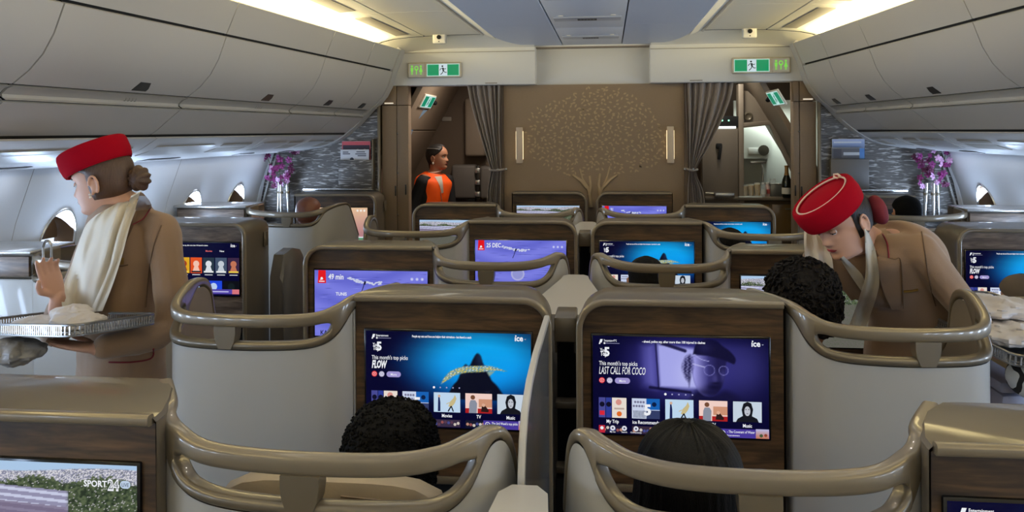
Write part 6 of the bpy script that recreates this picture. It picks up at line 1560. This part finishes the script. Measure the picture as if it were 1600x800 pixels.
# ------------------------------------------------------------------ curtains
CUR = mat('curtain_taupe', (156, 144, 134), .85, bump=(200, .2), sheen=.2)
def curtain(s, lab, keys):
    """keys: (z, |x| inner, |x| outer, pleat depth)"""
    t = thing('curtain', lab, 'curtain', (s*.85, 6.90, 1.0), 'tied back curtains')
    rows = smooth_curve(keys, 44); m = MB(); front, back = [], []; n = 72
    for j, (z, xa, xb, dp) in enumerate(rows):
        f, b = [], []
        for i in range(n+1):
            u = i/n; x = lerp(xa, xb, u); wob = 1.5*dp*(math.sin(u*44+1.2*math.sin(z*3+u*6))+.5*math.sin(u*19+z*2))
            f.append((s*x-s*.85, wob, z-1.0)); b.append((s*x-s*.85, wob+.006, z-1.0))
        front.append(f); back.append(b)
    m.grid(front); m.grid(back); m.build('cloth', CUR, t, smooth=60)
    z, xa, xb, dp = min(rows, key=lambda r: abs(r[0]-1.37))
    MB().tube([(s*(xa-.04)-s*.85, -.02, .385), (s*(xa)-s*.85, -.035, .375), (s*(xa+xb)/2-s*.85, -.045, .368), (s*xb-s*.85, -.03, .372), (s*(xb+.01)-s*.85, .0, .375)], .009, 8).build('tie_back', CUR, t)
    for q in (xa-.035, xa+.035): MB().ball((s*q-s*.85, -.04, .378), .011, 10, 8).build('stud', SILVER, t)
    MB().box((s*.86-s*.85+s*.08, .01, 1.085), (.42, .03, .012), .003).build('track', VENT, t)
curtain(-1, 'taupe pleated curtain tied back left of the tree mural', [(2.085, .752, 1.045, .016), (1.95, .752, 1.02, .016), (1.75, .755, .965, .016), (1.55, .755, .905, .014), (1.42, .755, .865, .012), (1.37, .752, .850, .010), (1.30, .755, .862, .012), (1.15, .755, .885, .014), (.8, .755, .90, .014), (.1, .755, .91, .014)])
curtain(1, 'taupe pleated curtain tied back right of the tree mural', [(2.085, .750, 1.135, .018), (1.95, .750, 1.11, .018), (1.75, .757, 1.03, .018), (1.55, .765, .93, .014), (1.42, .775, .855, .012), (1.37, .775, .835, .010), (1.30, .765, .85, .012), (1.15, .750, .90, .014), (.8, .752, .91, .014), (.1, .752, .91, .014)])

# ------------------------------------------------------------------ magazines in wall pockets
def cover(w, h, kind):
    p = Pic(w, h)
    if kind == 'pink':
        p.rect(0, 0, w, h, (206, 92, 100)); p.rect(w*.03, h*.05, w*.97, h*.80, (60, 50, 62)); p.disc(w*.15, h*.42, w*.07, (44, 74, 120), 12); p.disc(w*.35, h*.42, w*.05, (190, 140, 90), 12)
        for q in (.55, .80): p.disc(w*q, h*.42, w*.105, (232, 218, 206), 18); p.disc(w*q, h*.42, w*.062, (120, 74, 70), 16)
    elif kind == 'white':
        p.rect(0, 0, w, h, (208, 208, 212)); p.disc(w*.40, h*.05, w*.07, (50, 52, 60), 14)
        for k, (x, y, L) in enumerate(((.08, .72, .2), (.08, .55, .26), (.56, .74, .30), (.52, .54, .38), (.60, .36, .30))): p.rect(w*x, h*y, w*(x+L), h*(y+.11), (96, 96, 104))
    elif kind == 'blue':
        p.rect(0, 0, w, h, (66, 84, 122)); p.grad(0, h*.55, w, h, lambda u, v: (120+60*v, 140+50*v, 180+40*v), 4, 4)
        p.text('iGO', w*.30, h*.12, h*.36, (220, 222, 226), .04, width=w*.62); p.rect(w*.05, h*.8, w*.9, h*.88, (210, 214, 220))
    else:
        p.rect(0, 0, w, h, (96, 96, 100)); p.rect(w*.36, h*.35, w*.9, h*.62, (190, 192, 196)); p.rect(w*.85, 0, w, h, (84, 130, 190)); p.rect(w*.05, h*.1, w*.3, h*.9, (74, 72, 78))
    return p
for s, kinds in ((-1, ('pink', 'white')), (1, ('blue', 'grey'))):
    ew_ = 'left' if s < 0 else 'right'
    xc = -1.972 if s < 0 else 1.995
    t = thing('magazine_pocket', 'flat wave patterned pocket on the left wave wall' if s < 0 else 'plain grey pocket on the right wave wall', 'wall pocket', (xc, 6.80, 1.225), 'magazine pockets')
    MB().box((0, -.055, .12), (.285, .012, .235), .004).build('front_panel', WAVE if s < 0 else mat('pocket_grey', (104, 100, 96), .4), t)
    MB().box((0, -.03, .006), (.285, .06, .012), .003).build('bottom', TRIMD, t)
    for q in (-1, 1): MB().box((q*.139, -.03, .12), (.008, .06, .235), .002).build('side', TRIMD, t)
    if s < 0: MB().box((.150, -.03, .20), (.014, .06, .42), .003).build('end_post', TRIMD, t)
    for k, kind in enumerate(kinds):
        hh = (.155, .085)[k]; lab = {'pink': 'pink edged magazine with round shapes, rear one in left pocket', 'white': 'white magazine in front in the left pocket', 'blue': 'blue magazine with pale letters, rear one in right pocket', 'grey': 'grey magazine with blue edge in front in the right pocket'}[kind]
        mg = thing('magazine', lab, 'magazine', (xc-.008 if k else xc, 6.80-.018-.018*k, 1.24), 'magazines in the wall pockets')
        zt = .225+hh
        MB().box((0, 0, zt/2), (.245, .008, zt), .002).build('pages', mat('paper_edge', (206, 204, 200), .7), mg)
        cover(.245, hh).build('cover', mg, (-.1225, -.0048, .222), PRINT) if False else cover(.245, hh, kind).build('cover', mg, (-.1225, -.0048, .222), PRINT)
# ------------------------------------------------------------------ orchids in wall tubes on the side ledges
PET = [mat('petal_purple', (128, 36, 104), .6), mat('petal_pale', (206, 160, 200), .6), mat('petal_dark', (92, 20, 66), .6)]
def blossom_mesh(i):
    m = MB()
    for k in range(5):
        a = 2*math.pi*k/5; ca, sa = math.cos(a), math.sin(a); pts = [(0, 0, 0), (.010, .008, .004), (.022, .010, .003), (.030, 0, -.003), (.022, -.010, .003), (.010, -.008, .004)]
        m.add([(p[0]*ca-p[1]*sa, -p[2]-.002, p[0]*sa+p[1]*ca) for p in pts], [(0, 1, 2, 3), (0, 3, 4, 5)])
    m.ball((0, -.008, 0), (.005, .008, .005), 8, 6)
    return m.mesh('blossom', PET[i], 60)
BL = [blossom_mesh(i) for i in range(3)]
rn = random.Random(11)
for s, xs, lab in ((-1, (-2.625, -2.59, -2.535), 'left'), (1, (2.535, 2.59, 2.635), 'right')):
    struct(MB().box((s*2.60, 6.66, 1.02), (.44, .30, .03), .006).build('trim_3' if s < 0 else 'trim_4', TAUPE))
    for k, x in enumerate(xs):
        w_ = ('nearest the window', 'middle of three', 'nearest the aisle') if s < 0 else ('nearest the aisle', 'middle of three', 'nearest the window')
        lean = (-.06, 0.0, .05)[k]
        v = thing('bud_vase', 'slim silver bud vase by the %s wave wall, %s' % (lab, w_[k]), 'vase', (x, 6.70-.02*(k == 1), 1.035), 'silver bud vases')
        MB().lathe([(0, 0), (.012, 0), (.013, .02), (.017, .235), (.018, .245), (.015, .245), (.011, .03), (0, .03)], (0, 0, 0), 14, Matrix.Rotation(lean*-.8, 3, 'Y')).build('tube', SILVER, v)
        MB().lathe([(.0175, .150), (.0185, .155), (.0185, .165), (.0175, .17)], (0, 0, 0), 14, Matrix.Rotation(lean*-.8, 3, 'Y')).build('ring', TRIMD, v)
        f = thing('orchid_spray', 'purple and white orchid spray in the %s bud vase of the %s trio' % (w_[k], lab), 'flowers', (x, 6.70-.02*(k == 1), 1.10), 'orchid sprays')
        tall = (.30, .26, .33)[k] if s < 0 else (.28, .36, .42)[k]
        dx = lerp(-.09, .05, k/2) if s < 0 else lerp(-.04, .07, k/2)
        path = smooth_curve([(0, 0, 0), (dx*.2, 0, .16), (dx*.6, -.01, .16+tall*.5), (dx*1.2, -.02, .14+tall)], 16)
        MB().tube([Vector(p) for p in path], .003, 6).build('stem', mat('stem_green', (70, 84, 44), .6), f)
        for j in range(15):
            q = Vector(path[6+int(10*j/15)]); b = link('blossom', BL[rn.choice([0, 0, 0, 1, 2])], f, q+Vector((rn.uniform(-.045, .045), rn.uniform(-.05, .0), rn.uniform(-.03, .03))))
            b.rotation_euler = (rn.uniform(-.6, .6), rn.uniform(0, 6.28), rn.uniform(-.7, .7)); sc__ = rn.uniform(.7, 1.05); b.scale = (sc__,)*3
# ------------------------------------------------------------------ seats of the passengers
def seat(label, x, y, top, wd=.48, m=LEATHER):
    t = thing('lounge_seat', label, 'seat', (x, y, 0), 'lounge seats')
    th = [(-.12, .45), (-.14, .7), (-.155, top-.10), (-.165, top-.03), (-.155, top), (-.115, top+.004), (-.085, top-.03), (-.07, top-.12), (-.04, .7), (.0, .45)]
    rings = []
    for i in range(13):
        u = i/12*2-1; k = (1-abs(u)**5)**.5 if abs(u) < 1 else .0
        rings.append([(u*wd/2, a, .45+(b-.45)*(.80+.20*k)) for a, b in th])
    bk = MB().loft(rings).build('backrest', m, t, smooth=60)
    # stitched panels on the back of the headrest
    sm = MB()
    for pts in (((-.14, top-.045), (-.03, top-.045), (-.03, top-.12)), ((.03, top-.12), (.03, top-.05), (.17, top-.055), (.13, top-.12), (.03, top-.12)), ((-.20, top-.10), (-.03, top-.085)), ((.03, top-.02), (.20, top-.03))):
        pp = []
        for (a, b), (c, d) in zip(pts, pts[1:]): pp += [(lerp(a, c, k/6), -.167, lerp(b, d, k/6)) for k in range(7)]
        sm.tube(pp, .0022, 5)
    sm.build('stitching', mat('stitch_brown', (120, 100, 74), .6), t)
    MB().box((0, -.150, top-.075), (wd*.42, .02, .07), .012, seg=3).build('headrest_pad', m, t)
    MB().box((0, .22, .42), (wd, .52, .14), .04, seg=3).build('seat_cushion', m, t); MB().box((0, .2, .18), (wd-.06, .46, .34), .02).build('base', TAUPE, t)
    for q in (-1, 1): MB().box((q*(wd/2+.03), .15, .40), (.05, .6, .38), .015).build('armrest', TAUPE, t)
    return t
DKL = mat('dark_leather', (58, 52, 46), .5)  # leather darkened to paint the shade this seat sits in
seat('beige leather seat with stitched headrest behind the nearest left rail', -.40, 1.66, 1.045, .50)
seat('dark seat under the straight black hair', .36, 1.70, .93, .48, DKL)
for x, y, lab, m in ((.752, 2.72, 'seat of the curly haired passenger', LEATHER), (.298, 3.90, 'seat behind the right blue screen console', LEATHER), (.83, 4.95, 'seat of the passenger behind the blue film menu rail', LEATHER), (-2.02, 5.76, 'window seat of the bald passenger', LEATHER), (2.09, 5.76, 'window seat before the right orchids', LEATHER), (1.88, 3.76, 'window seat of the grey brown haired passenger', LEATHER)):
    seat('beige leather %s' % lab, x, y, 1.0, .46, m)
